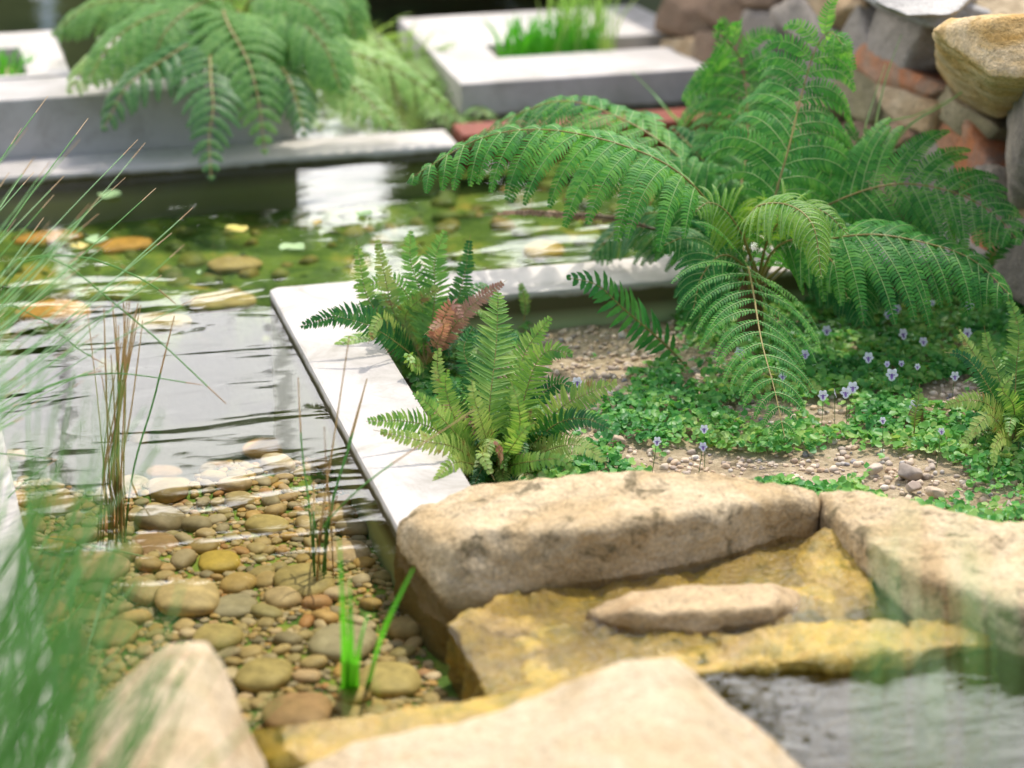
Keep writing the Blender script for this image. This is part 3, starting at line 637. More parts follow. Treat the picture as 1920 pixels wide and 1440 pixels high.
def scatter_stones(g, n, box, rr_, zf, cond=None, sq=2.4, flat=.6, base=(SC5, SF5), sink=.2):
    ms = [stoneverts(base[0], (1, rnd.uniform(.65, 1), rnd.uniform(flat * .8, flat * 1.2)), sq, .2, 400 + i, 1.1, rot3(rng.normal(size=3), rnd.uniform(0, .7))) for i in range(16)]
    pts = np.stack([rng.uniform(box[0], box[1], n), rng.uniform(box[2], box[3], n), np.zeros(n)], 1)
    pts[:, 2] = zf(pts); k = 0
    for p in pts:
        if cond and not cond(p): continue
        r = rr_[0] + (rr_[1] - rr_[0]) * rnd.random() ** 2.2; a = rnd.uniform(0, 6.3); c, s_ = math.cos(a), math.sin(a)
        m = ms[k % 16] * r; m = np.stack([m[:, 0] * c - m[:, 1] * s_, m[:, 0] * s_ + m[:, 1] * c, m[:, 2]], 1); m[:, 2] += r * sink
        g.add(m + p, base[1]); k += 1
SC3, SF3 = spherecube(4)
scatter_stones(g, 18, (-.1, .56, 3.25, 3.7), (.01, .03), bedz)
scatter_stones(g, 160, (.8, 1.9, 1.4, 2.4), (.01, .035), bedz)
scatter_stones(g, 3800, (.165, .575, 2.2, 3.2), (.0025, .006), bedz, base=(SC3, SF3))
gf = Geo(); scatter_stones(gf, 620, (-.6, 1.9, 3.84, 4.27), (.006, .027), bedz, sink=-.1)
M['alg_stone'] = pebblemat('algae_covered_stones', [(0, (.14, .20, .04)), (.35, (.20, .25, .05)), (.6, (.30, .27, .06)), (.8, (.44, .27, .07)), (1, (.10, .15, .05))], algae=(.08, .16, .03), al=.8)
tag(gf.build('algae_stones', M['alg_stone']), 'algae covered stones on the pond bed along the far coping', None, None, 'stuff')
o = g.build('pond_pebbles', M['pebble']); tag(o, 'countless pebbles covering the rest of the pond bed', None, None, 'stuff')

# ------------------------------------------------------------------ gravel on the garden bed
BARE = [(1140, 640, 130, 50, .9), (1050, 700, 120, 60, .8), (1060, 790, 90, 50, .6), (1420, 880, 200, 28, 1.), (1720, 900, 90, 45, 1.), (1430, 770, 70, 30, .7), (1800, 740, 70, 30, .8), (1560, 770, 50, 25, .5), (1120, 600, 130, 30, 1.), (1690, 880, 60, 30, .7), (1130, 830, 60, 22, .5), (1600, 860, 80, 30, .6), (1330, 690, 60, 35, .5), (1850, 930, 90, 25, .5), (1250, 850, 100, 20, .8)]
def cover_density(x, y):
    px, py = toPix((x, y, -.055)); d = 1.
    for cx_, cy_, a, b, s_ in BARE:
        q = ((px - cx_) / a) ** 2 + ((py - cy_) / b) ** 2
        if q < 1.6: d = min(d, 1 - s_ * min(1, (1.6 - q) / .8))
    if px < 1050 and py < 640: d = min(d, .3)
    return d
g = Geo()
scatter_stones(g, 11000, (.70, 2.2, 2.6, 3.49), (.0018, .0062), bedsurf, base=(SC3, SF3), flat=.7, sq=3.2, sink=.3,
               cond=lambda p: 700 < toPix(p)[0] < 2300 and rnd.random() < 1.05 - .75 * cover_density(p[0], p[1]))
o = g.build('gravel', M['gravel']); tag(o, 'tan gravel covering the garden bed between plants', None, None, 'stuff')
for i, (px, py, r, lb) in enumerate([(1705, 888, .016, 'largest brownish pebble on the gravel patch behind the right boulder'), (1640, 878, .010, 'dark grey brown pebble at the left of the gravel patch'), (1754, 925, .011, 'pale pebble at the front of the gravel patch'), (1712, 912, .010, 'grey chip in front of the largest gravel patch pebble'), (1162, 826, .009, 'orange tan pebble right of the front fern')]):
    c = P(px, py, -.052); g = Geo(); g.add(c + stoneverts(SC8, (r, r * .8, r * .65), 3.5, .2, 500 + i, 1.2, rot3(rng.normal(size=3), .5), cuts=5), SF8); tag(g.build('pebble', M['gravel'], loc=tuple(c)), lb, 'pebble')

# ------------------------------------------------------------------ ground cover
def discs(g, C, Rr, Nn, mat=0, k=8, notch=.55, cup=.25):
    C = np.asarray(C); n = len(C); Nn = nrm(Nn); a = rng.uniform(0, 6.28, n)
    ref = np.tile([0.3, .2, 1.], (n, 1)); X = nrm(np.cross(Nn, np.array([.2, 1, .1]))); Y = np.cross(Nn, X)
    c, s_ = np.cos(a)[:, None], np.sin(a)[:, None]; X, Y = X * c + Y * s_, Y * c - X * s_
    an = np.arange(k) * 2 * math.pi / k; rad = np.ones(k); rad[0] = notch; rad[1::2] *= .93
    rim = C[:, None] + Rr[:, None, None] * rad[None, :, None] * (X[:, None] * np.cos(an)[None, :, None] + Y[:, None] * np.sin(an)[None, :, None]) + Nn[:, None] * (Rr * cup)[:, None, None] * (1 + .5 * np.cos(2 * an + .5))[None, :, None]
    V = np.concatenate([C[:, None], rim], 1); b = (np.arange(n) * (k + 1))[:, None]
    F = [np.stack([b[:, 0], b[:, 0] + 1 + j, b[:, 0] + 1 + (j + 1), b[:, 0] + 1 + (j + 2) % k], 1) for j in range(0, k, 2)]
    g.add(V, np.vstack(F), mat)
C = []; Rr = []
for _ in range(84000):
    x = rng.uniform(.72, 2.2); y = rng.uniform(2.62, 3.5); px, py = toPix((x, y, -.05))
    if not (690 < px < 2300): continue
    nz = float(vnoise(np.array([[x * 14, y * 14, 0]]), 3)[0]) * .35 + float(vnoise(np.array([[x * 45, y * 45, 0]]), 5)[0]) * .35
    d = cover_density(x, y)
    if d + nz < .34: continue
    if rnd.random() > np.clip((d + nz - .30) * 1.05, .05, .75): continue
    z = float(bedsurf(np.array([[x, y, 0.]]))[0]); tall = .008 + .012 * max(0, nz + .3) * d
    C.append((x, y, z + tall * rnd.uniform(.4, 1.1) + .004)); Rr.append(rnd.uniform(.0028, .0066) * (.75 + .35 * d))
    if len(C) > 26000: break
C = np.array(C); Rr = np.array(Rr); print('cover leaves', len(C))
g = Geo(); discs(g, C, Rr, rng.normal(size=(len(C), 3)) * .42 + np.array([-.05, -.25, 1.]))
o = g.build('ground_cover', M['cover']); tag(o, 'low mat of small round native violet leaves over the garden bed', None, None, 'stuff')

# ------------------------------------------------------------------ fern fronds
def profile(kind, t):
    if kind == 'tree': return np.minimum(1, (t / .25) ** .7) * np.power(np.clip(1 - t, 0, 1), .62) * 1.12 + .02
    if kind == 'full': return np.power(np.clip(1 - t, 0, 1), .75) * (.9 + .1 * np.minimum(1, t / .1)) + .02
    if kind == 'sword': return np.sin(np.clip(t, 0, 1) ** .75 * math.pi) ** .6 * (1 - .35 * t) + .04
    return 1 - t
def frond(parent, ctrl, half, mat, npin=24, npl=26, nhint=(0, -.2, 1), start=.12, fwd=28, droop=1.2, prof='tree', simple=False, rachis=.0022, rib=1, mr='rachis', pw=.84, plen=.15, curl=0., asym=(1, 1), label=None, jit=.12, name='frond'):
    """rachis along ctrl (world points); half = longest pinna in metres"""
    path = spline(ctrl, 70); T = nrm(np.gradient(path, axis=0)); nh = np.array(nhint, float)
    g = Geo()
    ts = np.linspace(start, .995, npin); spc = float(np.linalg.norm(np.diff(path, axis=0), axis=1).sum()) * (1 - start) / npin
    for ti, t in enumerate(ts):
        f = t * 69; i = min(int(f), 68); u = f - i; p = path[i] * (1 - u) + path[i + 1] * u; tg = nrm(T[i] * (1 - u) + T[i + 1] * u)
        n0 = nrm(nh - tg * (nh @ tg)); sd = np.cross(tg, n0)
        for sg in (-1, 1):
            Lp = half * float(profile(prof, (t - start) / (1 - start))) * rnd.uniform(1 - jit, 1 + jit) * asym[0 if sg < 0 else 1]
            if Lp < .004: continue
            a = R(fwd + rnd.uniform(-8, 8)) ; d = sg * sd * math.cos(a) + tg * math.sin(a)
            d = nrm(d + n0 * rnd.uniform(-.06, .1))
            K = 9 if not simple else 6; pts = [p + rng.normal(size=3) * .0003]; ds = Lp / K; nn = n0; ns = [n0]; dd = [d]
            for s_ in range(K):
                d = nrm(d + np.array([0, 0, -1]) * droop / K * (.5 + s_ / K) + tg * (.35 + curl) / K); pts.append(pts[-1] + d * ds)
                nn = nrm(nn - d * (nn @ d)); ns.append(nn); dd.append(d)
            pts = np.array(pts); ns = np.array(ns); dd = np.array(dd)
            if simple:
                s_ = np.linspace(0, 1, K + 1); wd = pw * spc * 1.12 * np.clip(np.sin((s_ * .88 + .12) * math.pi) ** .5, .12, 1) * (1 - .35 * s_)
                wd = wd * (1 + .12 * np.cos(np.arange(K + 1) * math.pi)) if K else wd
                wd[-1] = .0004; sid = np.cross(dd, ns)
                g.strip(pts, sid, ns, wd * .5, 0, fold=.3 + rnd.uniform(-.1, .2))
                continue
            # pinnules
            m = max(5, int(npl * (Lp / half) ** .75)); s_ = (np.arange(m) + .5) / m
            ix = s_ * K; i0 = np.minimum(ix.astype(int), K - 1); fr = (ix - i0)[:, None]
            pp = pts[i0] * (1 - fr) + pts[i0 + 1] * fr; d_ = nrm(dd[i0] * (1 - fr) + dd[i0 + 1] * fr); n_ = nrm(ns[i0] * (1 - fr) + ns[i0 + 1] * fr)
            ln = half * plen * np.minimum(1, (.35 + 2.6 * s_)) * np.power(1 - s_ * .97, .55) * (.55 + .45 * (Lp / half)); wd = Lp / m * pw * .5
            for q in (-1, 1):
                l_ = nrm(q * np.cross(d_, n_) + d_ * .32 - n_ * .06 + rng.normal(size=(m, 3)) * .05); sdv = nrm(d_ - l_ * (d_ * l_).sum(1)[:, None])
                L_ = ln[:, None]; B = pp; Mi = pp + l_ * L_ * .6 + n_ * L_ * .05; E_ = pp + l_ * L_ + d_ * L_ * .12 - n_ * L_ * (.16)
                V = np.stack([B - sdv * wd, B + sdv * wd, Mi + sdv * wd * .92, Mi - sdv * wd * .92, E_ + sdv * wd * .3, E_ - sdv * wd * .3], 1)
                b = np.arange(m) * 6; g.add(V, np.vstack([np.stack([b, b + 1, b + 2, b + 3], 1), np.stack([b + 3, b + 2, b + 4, b + 5], 1)]), 0)
            if rib: g.tube(pts + ns * .0003, .0008, .0003, 4, 1)
    o = g.build(name, [mat, M['fern_rib']], parent)
    g2 = Geo(); g2.tube(path, rachis, rachis * .25, 6); g2.build('stalk', M[mr], o)
    if label: o['label'] = label
    return o
px2m = lambda px, dep: px * dep / FPX
TOC = np.array([-.2, -1, .45])           # towards the viewer's side of the garden

fl = P(1400, 640, -.06); big = empty('tree_fern', fl, 'large dark green soft tree fern arching over the bed in front of the stone wall', 'fern')
g = Geo(); fr_top = Q(1405, 520, 3.78); pth = spline([fl + [0, 0, -.03], (fl + fr_top) / 2 + [.005, 0, 0], fr_top], 10); g.tube(pth, .022, .016, 9); g.build('trunk', M['rachis_dark'], big)
def bf(c, hpx, dep, mat='fern', **kw): return frond(big, [Q(*a) for a in c], px2m(hpx, dep), M[mat], **kw)
bf([(1405, 520, 3.78), (1370, 430, 3.78), (1290, 312, 3.78), (1190, 235, 3.8), (1070, 190, 3.85), (980, 210, 3.88), (880, 262, 3.9)], 225, 3.8, npin=18, npl=32, plen=.145, pw=.80, nhint=(-.1, -.15, 1), droop=1.75, start=.26)
bf([(1405, 520, 3.76), (1350, 410, 3.66), (1270, 322, 3.6), (1160, 270, 3.58), (1020, 243, 3.6), (900, 260, 3.6), (772, 332, 3.6)], 240, 3.6, npin=19, npl=34, plen=.145, pw=.80, nhint=(-.1, -.2, 1), droop=2.3, start=.24)
bf([(1405, 520, 3.8), (1385, 400, 3.87), (1400, 280, 3.93), (1400, 180, 3.96), (1385, 105, 3.96), (1348, 58, 3.92)], 235, 3.9, npin=17, npl=32, nhint=TOC, droop=2.6, start=.28, fwd=38, plen=.145, pw=.80)
bf([(1425, 520, 3.75), (1445, 400, 3.72), (1478, 280, 3.72), (1505, 170, 3.75), (1528, 95, 3.75), (1555, 60, 3.74), (1582, 85, 3.72)], 215, 3.75, npin=17, npl=30, nhint=TOC, droop=2.6, start=.2, fwd=40, plen=.145, pw=.80, label='tall upright frond with a curled tip')
bf([(1430, 520, 3.76), (1490, 425, 3.74), (1580, 372, 3.74), (1680, 345, 3.74), (1780, 358, 3.73), (1860, 398, 3.72), (1908, 450, 3.7)], 185, 3.74, npin=21, npl=30, plen=.145, pw=.80, nhint=(.1, -.9, .6), droop=1.0, start=.2, fwd=26)
bf([(1430, 530, 3.74), (1520, 462, 3.66), (1620, 440, 3.62), (1720, 452, 3.62), (1820, 485, 3.62), (1893, 552, 3.6)], 215, 3.64, npin=18, npl=30, plen=.145, pw=.80, nhint=(.05, -.4, 1), droop=1.9, start=.2)
bf([(1420, 510, 3.68), (1395, 440, 3.62), (1420, 388, 3.56), (1480, 385, 3.52), (1525, 425, 3.49), (1540, 520, 3.48)], 95, 3.5, 'fern_young', npin=26, npl=20, nhint=(.0, -.6, .8), droop=1.6, start=.3, fwd=15, plen=.12, label='small bright yellow green young frond hanging forward')
bf([(1405, 540, 3.72), (1402, 500, 3.62), (1412, 545, 3.54), (1428, 640, 3.46), (1452, 730, 3.40), (1472, 822, 3.36)], 215, 3.5, npin=18, npl=32, nhint=(-.1, -1, .45), droop=1.0, start=.18, fwd=12, prof='full', plen=.085, pw=.7, curl=.5, label='long front frond drooping down to the ground cover')
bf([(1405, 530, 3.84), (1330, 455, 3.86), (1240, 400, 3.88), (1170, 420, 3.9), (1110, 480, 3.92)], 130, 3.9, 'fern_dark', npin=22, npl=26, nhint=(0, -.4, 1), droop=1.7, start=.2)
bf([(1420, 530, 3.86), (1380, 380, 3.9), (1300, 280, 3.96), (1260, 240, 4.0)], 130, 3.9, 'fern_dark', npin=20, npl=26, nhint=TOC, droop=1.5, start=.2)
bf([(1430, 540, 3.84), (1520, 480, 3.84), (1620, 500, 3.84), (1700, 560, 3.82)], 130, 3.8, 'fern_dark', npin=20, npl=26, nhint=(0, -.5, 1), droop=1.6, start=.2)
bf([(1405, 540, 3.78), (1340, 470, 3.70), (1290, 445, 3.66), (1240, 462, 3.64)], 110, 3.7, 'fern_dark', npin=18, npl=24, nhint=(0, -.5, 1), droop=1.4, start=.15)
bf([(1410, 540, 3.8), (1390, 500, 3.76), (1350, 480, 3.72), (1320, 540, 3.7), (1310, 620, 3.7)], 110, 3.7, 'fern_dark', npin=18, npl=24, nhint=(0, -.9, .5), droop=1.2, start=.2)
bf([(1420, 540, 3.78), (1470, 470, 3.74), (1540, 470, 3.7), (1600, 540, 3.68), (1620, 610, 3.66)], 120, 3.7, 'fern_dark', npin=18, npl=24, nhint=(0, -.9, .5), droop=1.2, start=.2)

bf([(1425, 520, 3.8), (1480, 430, 3.82), (1550, 340, 3.84), (1600, 270, 3.85), (1625, 250, 3.84)], 150, 3.8, 'fern_dark', npin=13, npl=28, nhint=TOC, droop=1.8, start=.2, fwd=30)
bf([(1410, 520, 3.78), (1370, 450, 3.76), (1320, 380, 3.76), (1270, 335, 3.76), (1225, 330, 3.76)], 150, 3.76, npin=18, npl=28, nhint=(-.2, -.8, .7), droop=1.6, start=.2)
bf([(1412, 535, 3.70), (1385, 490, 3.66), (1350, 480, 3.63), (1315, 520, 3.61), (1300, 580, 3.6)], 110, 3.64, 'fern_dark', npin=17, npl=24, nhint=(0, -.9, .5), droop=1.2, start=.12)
bf([(1420, 535, 3.72), (1450, 470, 3.66), (1500, 450, 3.62), (1560, 490, 3.6), (1590, 560, 3.6)], 120, 3.62, 'fern', npin=17, npl=26, nhint=(0, -.8, .7), droop=1.4, start=.12)
bf([(1415, 530, 3.70), (1400, 460, 3.66), (1365, 400, 3.62), (1330, 380, 3.6), (1300, 400, 3.58)], 85, 3.62, 'fern_young', npin=18, npl=18, nhint=(-.2, -.8, .7), droop=1.6, start=.3, fwd=15, plen=.12)
bf([(1420, 530, 3.70), (1440, 450, 3.64), (1480, 400, 3.6), (1540, 395, 3.56), (1590, 440, 3.55)], 85, 3.6, 'fern_young', npin=20, npl=18, nhint=(.2, -.8, .7), droop=1.6, start=.3, fwd=15, plen=.12)
f2 = empty('sword_fern', P(1290, 690, -.06), 'single dark broad-toothed frond leaning left under the large tree fern', 'fern')
frond(f2, [P(1290, 690, -.06), Q(1240, 640, 3.70), Q(1170, 580, 3.66), Q(1120, 535, 3.64), Q(1065, 520, 3.62)], px2m(66, 3.65), M['fern_dark'], npin=19, simple=True, nhint=(.2, -.7, .7), droop=.5, start=.1, fwd=22, prof='sword', pw=.8)

def sword(name_base, base, fronds, label, n_extra, spread, dep, seed, hmax=42, mats=('fern_sword', 'fern_sword_deep'), upbias=1.0):
    rt = empty('sword_fern', P(base[0], base[1], -.06), label, 'fern'); r_ = random.Random(seed)
    g = Geo(); b = P(base[0], base[1], -.06); g.tube(spline([b + [0, 0, -.02], b + [0, 0, .01], b + [.003, 0, .025]], 6), .02, .008, 8); g.build('rootstock', M['rachis_dark'], rt)
    for fr in fronds:
        c, hp, mt = fr[:3]; d0 = c[0][2]
        frond(rt, [Q(*a) for a in c], px2m(hp, dep), M[mt], npin=int(1.6 * (fr[3] if len(fr) > 3 else 26)), simple=True, nhint=fr[4] if len(fr) > 4 else (r_.uniform(-.3, .3), -1, .55), droop=r_.uniform(.2, .6), start=.12, fwd=r_.uniform(14, 24), prof='sword', rachis=.0011, pw=1.0, jit=.14)
    for k in range(n_extra):
        a = r_.uniform(0, 2 * math.pi); ln = spread * r_.uniform(.45, 1); el = r_.uniform(.3, 1.2) * upbias
        h = np.array([math.cos(a), math.sin(a), 0]); p0 = b + [0, 0, .005]; up = np.array([0, 0, 1.])
        p1 = p0 + (h * math.cos(el) + up * math.sin(el)) * ln * .5; p2 = p1 + (h * math.cos(el - .4) + up * math.sin(el - .5)) * ln * .35; p3 = p2 + (h - up * .5) * ln * .2
        p3[2] = max(p3[2], -.045)
        frond(rt, [p0, p1, p2, p3], px2m(hmax * r_.uniform(.45, .75), dep), M['fern_red' if r_.random() < .06 else r_.choice(mats)], npin=r_.randint(24, 34), simple=True, nhint=up - h * .2 + np.array([0, -.4, 0]), droop=r_.uniform(.2, .7), start=.12, fwd=18, prof='sword', rachis=.001, pw=1., jit=.16)
    return rt
D = 3.35
sword('a', (935, 880), [
 ([(915, 868, D), (918, 760, D - .02), (930, 650, D), (934, 545, D + .02)], 62, 'fern_sword', 30),
 ([(955, 868, D), (958, 760, D), (985, 660, D + .02), (1034, 592, D + .03)], 42, 'fern_sword', 26),
 ([(965, 868, D), (985, 740, D - .02), (1020, 662, D - .04), (1078, 664, D - .06)], 44, 'fern_sword', 25),
 ([(970, 868, D), (1040, 775, D - .04), (1100, 738, D - .05), (1160, 716, D - .05)], 44, 'fern_yellow', 26),
 ([(965, 872, D), (1035, 800, D - .05), (1095, 785, D - .08), (1150, 808, D - .1)], 34, 'fern_sword_deep', 24),
 ([(965, 872, D), (1045, 838, D - .06), (1095, 838, D - .1), (1140, 872, D - .12)], 32, 'fern_yellow', 24),
 ([(900, 868, D), (850, 770, D), (822, 700, D), (822, 642, D)], 26, 'fern_yellow', 22),
 ([(900, 868, D), (855, 790, D - .03), (836, 730, D - .04), (838, 690, D - .05)], 30, 'fern_sword', 22),
 ([(895, 870, D), (820, 808, D - .06), (760, 790, D - .08), (686, 790, D - .1)], 36, 'fern_sword', 26),
 ([(900, 870, D), (850, 808, D - .05), (810, 765, D - .07), (772, 732, D - .08)], 32, 'fern_sword', 22),
 ([(905, 872, D), (850, 838, D - .1), (790, 826, D - .12), (700, 806, D - .13)], 30, 'fern_yellow', 24),
 ([(905, 876, D), (860, 866, D - .12), (832, 884, D - .15), (806, 924, D - .17)], 28, 'fern_yellow', 20),
 ([(925, 876, D), (905, 850, D - .12), (912, 870, D - .15), (928, 902, D - .16)], 24, 'fern_yellow', 16),
 ([(925, 872, D), (905, 800, D - .08), (890, 750, D - .1), (884, 712, D - .1)], 34, 'fern_yellow', 22),
 ([(935, 872, D), (965, 830, D - .12), (988, 800, D - .14), (1006, 792, D - .15)], 26, 'fern_sword', 18),
 ([(940, 872, D), (972, 810, D - .06), (972, 760, D - .08), (958, 715, D - .08)], 26, 'fern_sword', 22),
 ([(915, 872, D), (870, 790, D), (845, 740, D), (812, 690, D + .02)], 30, 'fern_sword_deep', 22),
 ([(925, 872, D), (900, 740, D + .03), (870, 660, D + .04), (888, 610, D + .05)], 36, 'fern_sword_deep', 24),
 ([(945, 872, D), (1000, 760, D + .02), (1045, 720, D + .02), (1085, 735, D)], 34, 'fern_sword_deep', 24),
 ([(945, 876, D), (990, 866, D - .13), (1050, 862, D - .16), (1085, 895, D - .17)], 26, 'fern_sword', 20),
 ([(925, 872, D), (940, 850, D - .14), (920, 830, D - .17), (905, 850, D - .18)], 16, 'fern_red', 14)],
 'yellow green toothed fern in sharp focus at the front corner of the bed', 60, .13, D, 5, mats=('fern_sword', 'fern_sword_deep', 'fern_sword_deep', 'fern_yellow'))
D = 3.62
sword('b', (800, 690), [
 ([(790, 680, D), (740, 610, D), (690, 560, D), (668, 450, D)], 26, 'fern_sword', 24),
 ([(790, 680, D), (730, 620, D - .03), (660, 590, D - .05), (560, 612, D - .06)], 34, 'fern_sword_deep', 28),
 ([(795, 680, D), (790, 560, D), (770, 490, D), (770, 430, D)], 40, 'fern_far', 24),
 ([(800, 680, D), (815, 560, D), (815, 490, D), (835, 430, D)], 42, 'fern_far', 24),
 ([(800, 680, D), (850, 580, D), (870, 520, D), (882, 440, D)], 26, 'fern_sword_deep', 22),
 ([(805, 680, D), (860, 600, D - .03), (900, 560, D - .03), (950, 525, D - .03)], 24, 'fern_red', 22),
 ([(800, 680, D), (830, 600, D - .05), (850, 570, D - .07), (870, 605, D - .08)], 24, 'fern_red', 16),
 ([(800, 684, D), (830, 620, D - .08), (825, 605, D - .1), (795, 628, D - .12)], 18, 'fern_red', 16),
 ([(795, 680, D), (740, 590, D), (720, 510, D), (705, 440, D)], 26, 'fern_yellow', 22),
 ([(790, 684, D), (730, 610, D - .06), (710, 600, D - .08), (690, 645, D - .1)], 24, 'fern_yellow', 18),
 ([(795, 684, D), (760, 600, D), (790, 560, D - .02), (830, 535, D - .03)], 28, 'fern_yellow', 20),
 ([(795, 684, D), (740, 640, D - .06), (690, 610, D - .08), (620, 590, D - .08)], 34, 'fern_sword_deep', 24),
 ([(800, 684, D), (780, 590, D + .02), (740, 530, D + .02), (660, 540, D + .02)], 32, 'fern_far', 22),
 ([(800, 690, D), (770, 680, D - .1), (765, 665, D - .12), (780, 690, D - .14)], 22, 'fern_sword', 14)],
 'darker fern with coppery red fronds spilling over the concrete edge behind the front fern', 34, .17, D, 8, mats=('fern_sword_deep', 'fern_dark', 'fern_sword'))
D = 3.42
sword('c', (1905, 830), [
 ([(1900, 820, D), (1870, 740, D), (1830, 670, D), (1792, 612, D)], 24, 'fern_yellow', 24),
 ([(1900, 820, D), (1880, 730, D), (1855, 660, D), (1845, 610, D)], 24, 'fern_sword', 24),
 ([(1900, 820, D), (1905, 700, D + .02), (1910, 620, D + .02), (1890, 555, D + .02)], 34, 'fern_sword', 24),
 ([(1895, 825, D), (1860, 765, D - .04), (1820, 750, D - .06), (1765, 762, D - .08)], 26, 'fern_yellow', 22),
 ([(1895, 825, D), (1860, 780, D - .08), (1840, 790, D - .1), (1800, 838, D - .12)], 26, 'fern_yellow', 20),
 ([(1900, 830, D), (1880, 820, D - .1), (1865, 840, D - .13), (1862, 885, D - .15)], 24, 'fern_yellow', 18),
 ([(1900, 825, D), (1850, 720, D - .03), (1810, 670, D - .03), (1770, 660, D - .03)], 24, 'fern_sword_deep', 22),
 ([(1905, 825, D), (1950, 720, D), (1960, 640, D), (1990, 600, D)], 34, 'fern_sword', 22),
 ([(1905, 825, D), (1900, 760, D - .06), (1880, 730, D - .08), (1905, 700, D - .08)], 26, 'fern_sword', 18),
 ([(1905, 828, D), (1930, 800, D - .1), (1960, 800, D - .13), (2000, 850, D - .14)], 26, 'fern_yellow', 18)],
 'green and yellow toothed fern at the right edge of the picture beside the violets', 26, .14, D, 12)
s1 = sword('d', (1290 + 425, 800), [([(1714, 812, 3.44), (1716, 780, 3.43), (1722, 750, 3.43), (1724, 718, 3.43)], 15, 'fern_sword', 16)], 'tiny upright fern sprig among the violets near the right fern', 0, .1, 3.43, 3)
s2 = sword('e', (980, 605), [([(982, 602, 3.82), (985, 575, 3.82), (980, 545, 3.82), (972, 525, 3.82)], 14, 'fern_sword', 14)], 'tiny fern sprig against the back planter wall', 3, .05, 3.8, 4)
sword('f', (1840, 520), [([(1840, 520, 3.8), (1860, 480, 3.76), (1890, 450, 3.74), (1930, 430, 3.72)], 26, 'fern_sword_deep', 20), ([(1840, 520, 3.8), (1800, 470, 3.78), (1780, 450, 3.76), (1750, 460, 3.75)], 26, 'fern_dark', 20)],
      'small dark fern at the foot of the stone wall behind the large tree fern', 10, .12, 3.8, 17, mats=('fern_sword_deep', 'fern_dark', 'fern_red'))

# background ferns in the far planter
bfb = empty('tree_fern', (.76, 4.63, .08), 'blurred bushy tree fern filling the top left of the picture behind the long coping', 'fern')
g = Geo(); g.tube(spline([(.76, 4.63, .04), (.75, 4.62, .12), tuple(Q(450, 60, 4.62))], 8), .035, .022, 9); g.build('trunk', M['rachis_dark'], bfb)
def bk(c, hpx, mat='fern_far', **kw):
    kw.setdefault('npin', 18); kw.setdefault('npl', 20)
    frond(bfb, [Q(*a) for a in c], px2m(hpx, 4.5), M[mat], pw=.85, rachis=.003, plen=.14, **kw)
cr_ = (450, 60, 4.62)
bk([cr_, (420, 20, 4.5), (430, 50, 4.42), (465, 115, 4.36), (485, 190, 4.32), (496, 285, 4.3)], 135, nhint=(-.1, -1, .5), droop=.9, fwd=14, prof='full', start=.2)
bk([cr_, (400, 70, 4.45), (395, 140, 4.35), (400, 200, 4.3), (392, 260, 4.28), (396, 335, 4.26)], 120, 'fern_far3', nhint=(-.1, -1, .5), droop=.9, fwd=14, prof='full', start=.3)
bk([cr_, (380, 20, 4.5), (300, 25, 4.45), (220, 70, 4.42), (165, 150, 4.4)], 170, nhint=(0, -.3, 1), droop=1.8)
bk([cr_, (360, 20, 4.6), (260, 0, 4.6), (170, 10, 4.6), (100, 60, 4.6)], 150, nhint=(0, -.3, 1), droop=1.8)
bk([cr_, (500, -40, 4.6), (580, -50, 4.6), (640, 0, 4.6), (665, 70, 4.6)], 180, nhint=(0, -.6, 1), droop=1.5)
bk([cr_, (500, 20, 4.5), (560, 40, 4.45), (610, 90, 4.42), (640, 170, 4.4)], 150, nhint=(0, -.6, 1), droop=1.4)
bk([cr_, (380, 70, 4.45), (310, 110, 4.38), (240, 160, 4.34), (195, 240, 4.32)], 120, 'fern_far3', nhint=(0, -.4, 1), droop=1.6)
bk([cr_, (440, -60, 4.7), (400, -150, 4.75), (330, -180, 4.75)], 200, nhint=TOC, droop=1.4)
bk([cr_, (480, -60, 4.7), (520, -150, 4.75), (600, -180, 4.75), (660, -120, 4.7)], 200, nhint=TOC, droop=1.4)
bk([cr_, (400, -20, 4.65), (320, -60, 4.65), (230, -70, 4.65), (150, -30, 4.65)], 170, nhint=(0, -.5, 1), droop=1.6)
bk([cr_, (470, 0, 4.55), (520, -10, 4.5), (580, 10, 4.46), (620, 60, 4.44)], 160, nhint=(0, -.8, .8), droop=1.3)
bk([cr_, (430, 0, 4.55), (370, 10, 4.48), (310, 60, 4.42), (280, 140, 4.4)], 140, nhint=(0, -.6, .9), droop=1.5)
bk([cr_, (470, 90, 4.5), (530, 130, 4.42), (560, 200, 4.38), (570, 250, 4.36)], 110, 'fern_far3', nhint=(0, -.9, .6), droop=1.2)
bk([cr_, (540, 60, 4.5), (630, 90, 4.5), (740, 130, 4.52), (850, 205, 4.55)], 130, 'fern_far2', nhint=(0, -.6, 1), droop=1.3)
bk([cr_, (520, 80, 4.5), (590, 120, 4.45), (670, 170, 4.42), (740, 240, 4.4)], 120, 'fern_far2', nhint=(0, -.6, 1), droop=1.2)
bk([cr_, (330, 60, 4.5), (250, 90, 4.46), (180, 110, 4.44), (130, 170, 4.42)], 120, 'fern_far2', nhint=(0, -.5, 1), droop=1.5)
bf2 = empty('ground_fern', (1.0, 4.9, -.05), 'pale lime green blurred fern spreading low over the far coping', 'fern')
rr = random.Random(4)
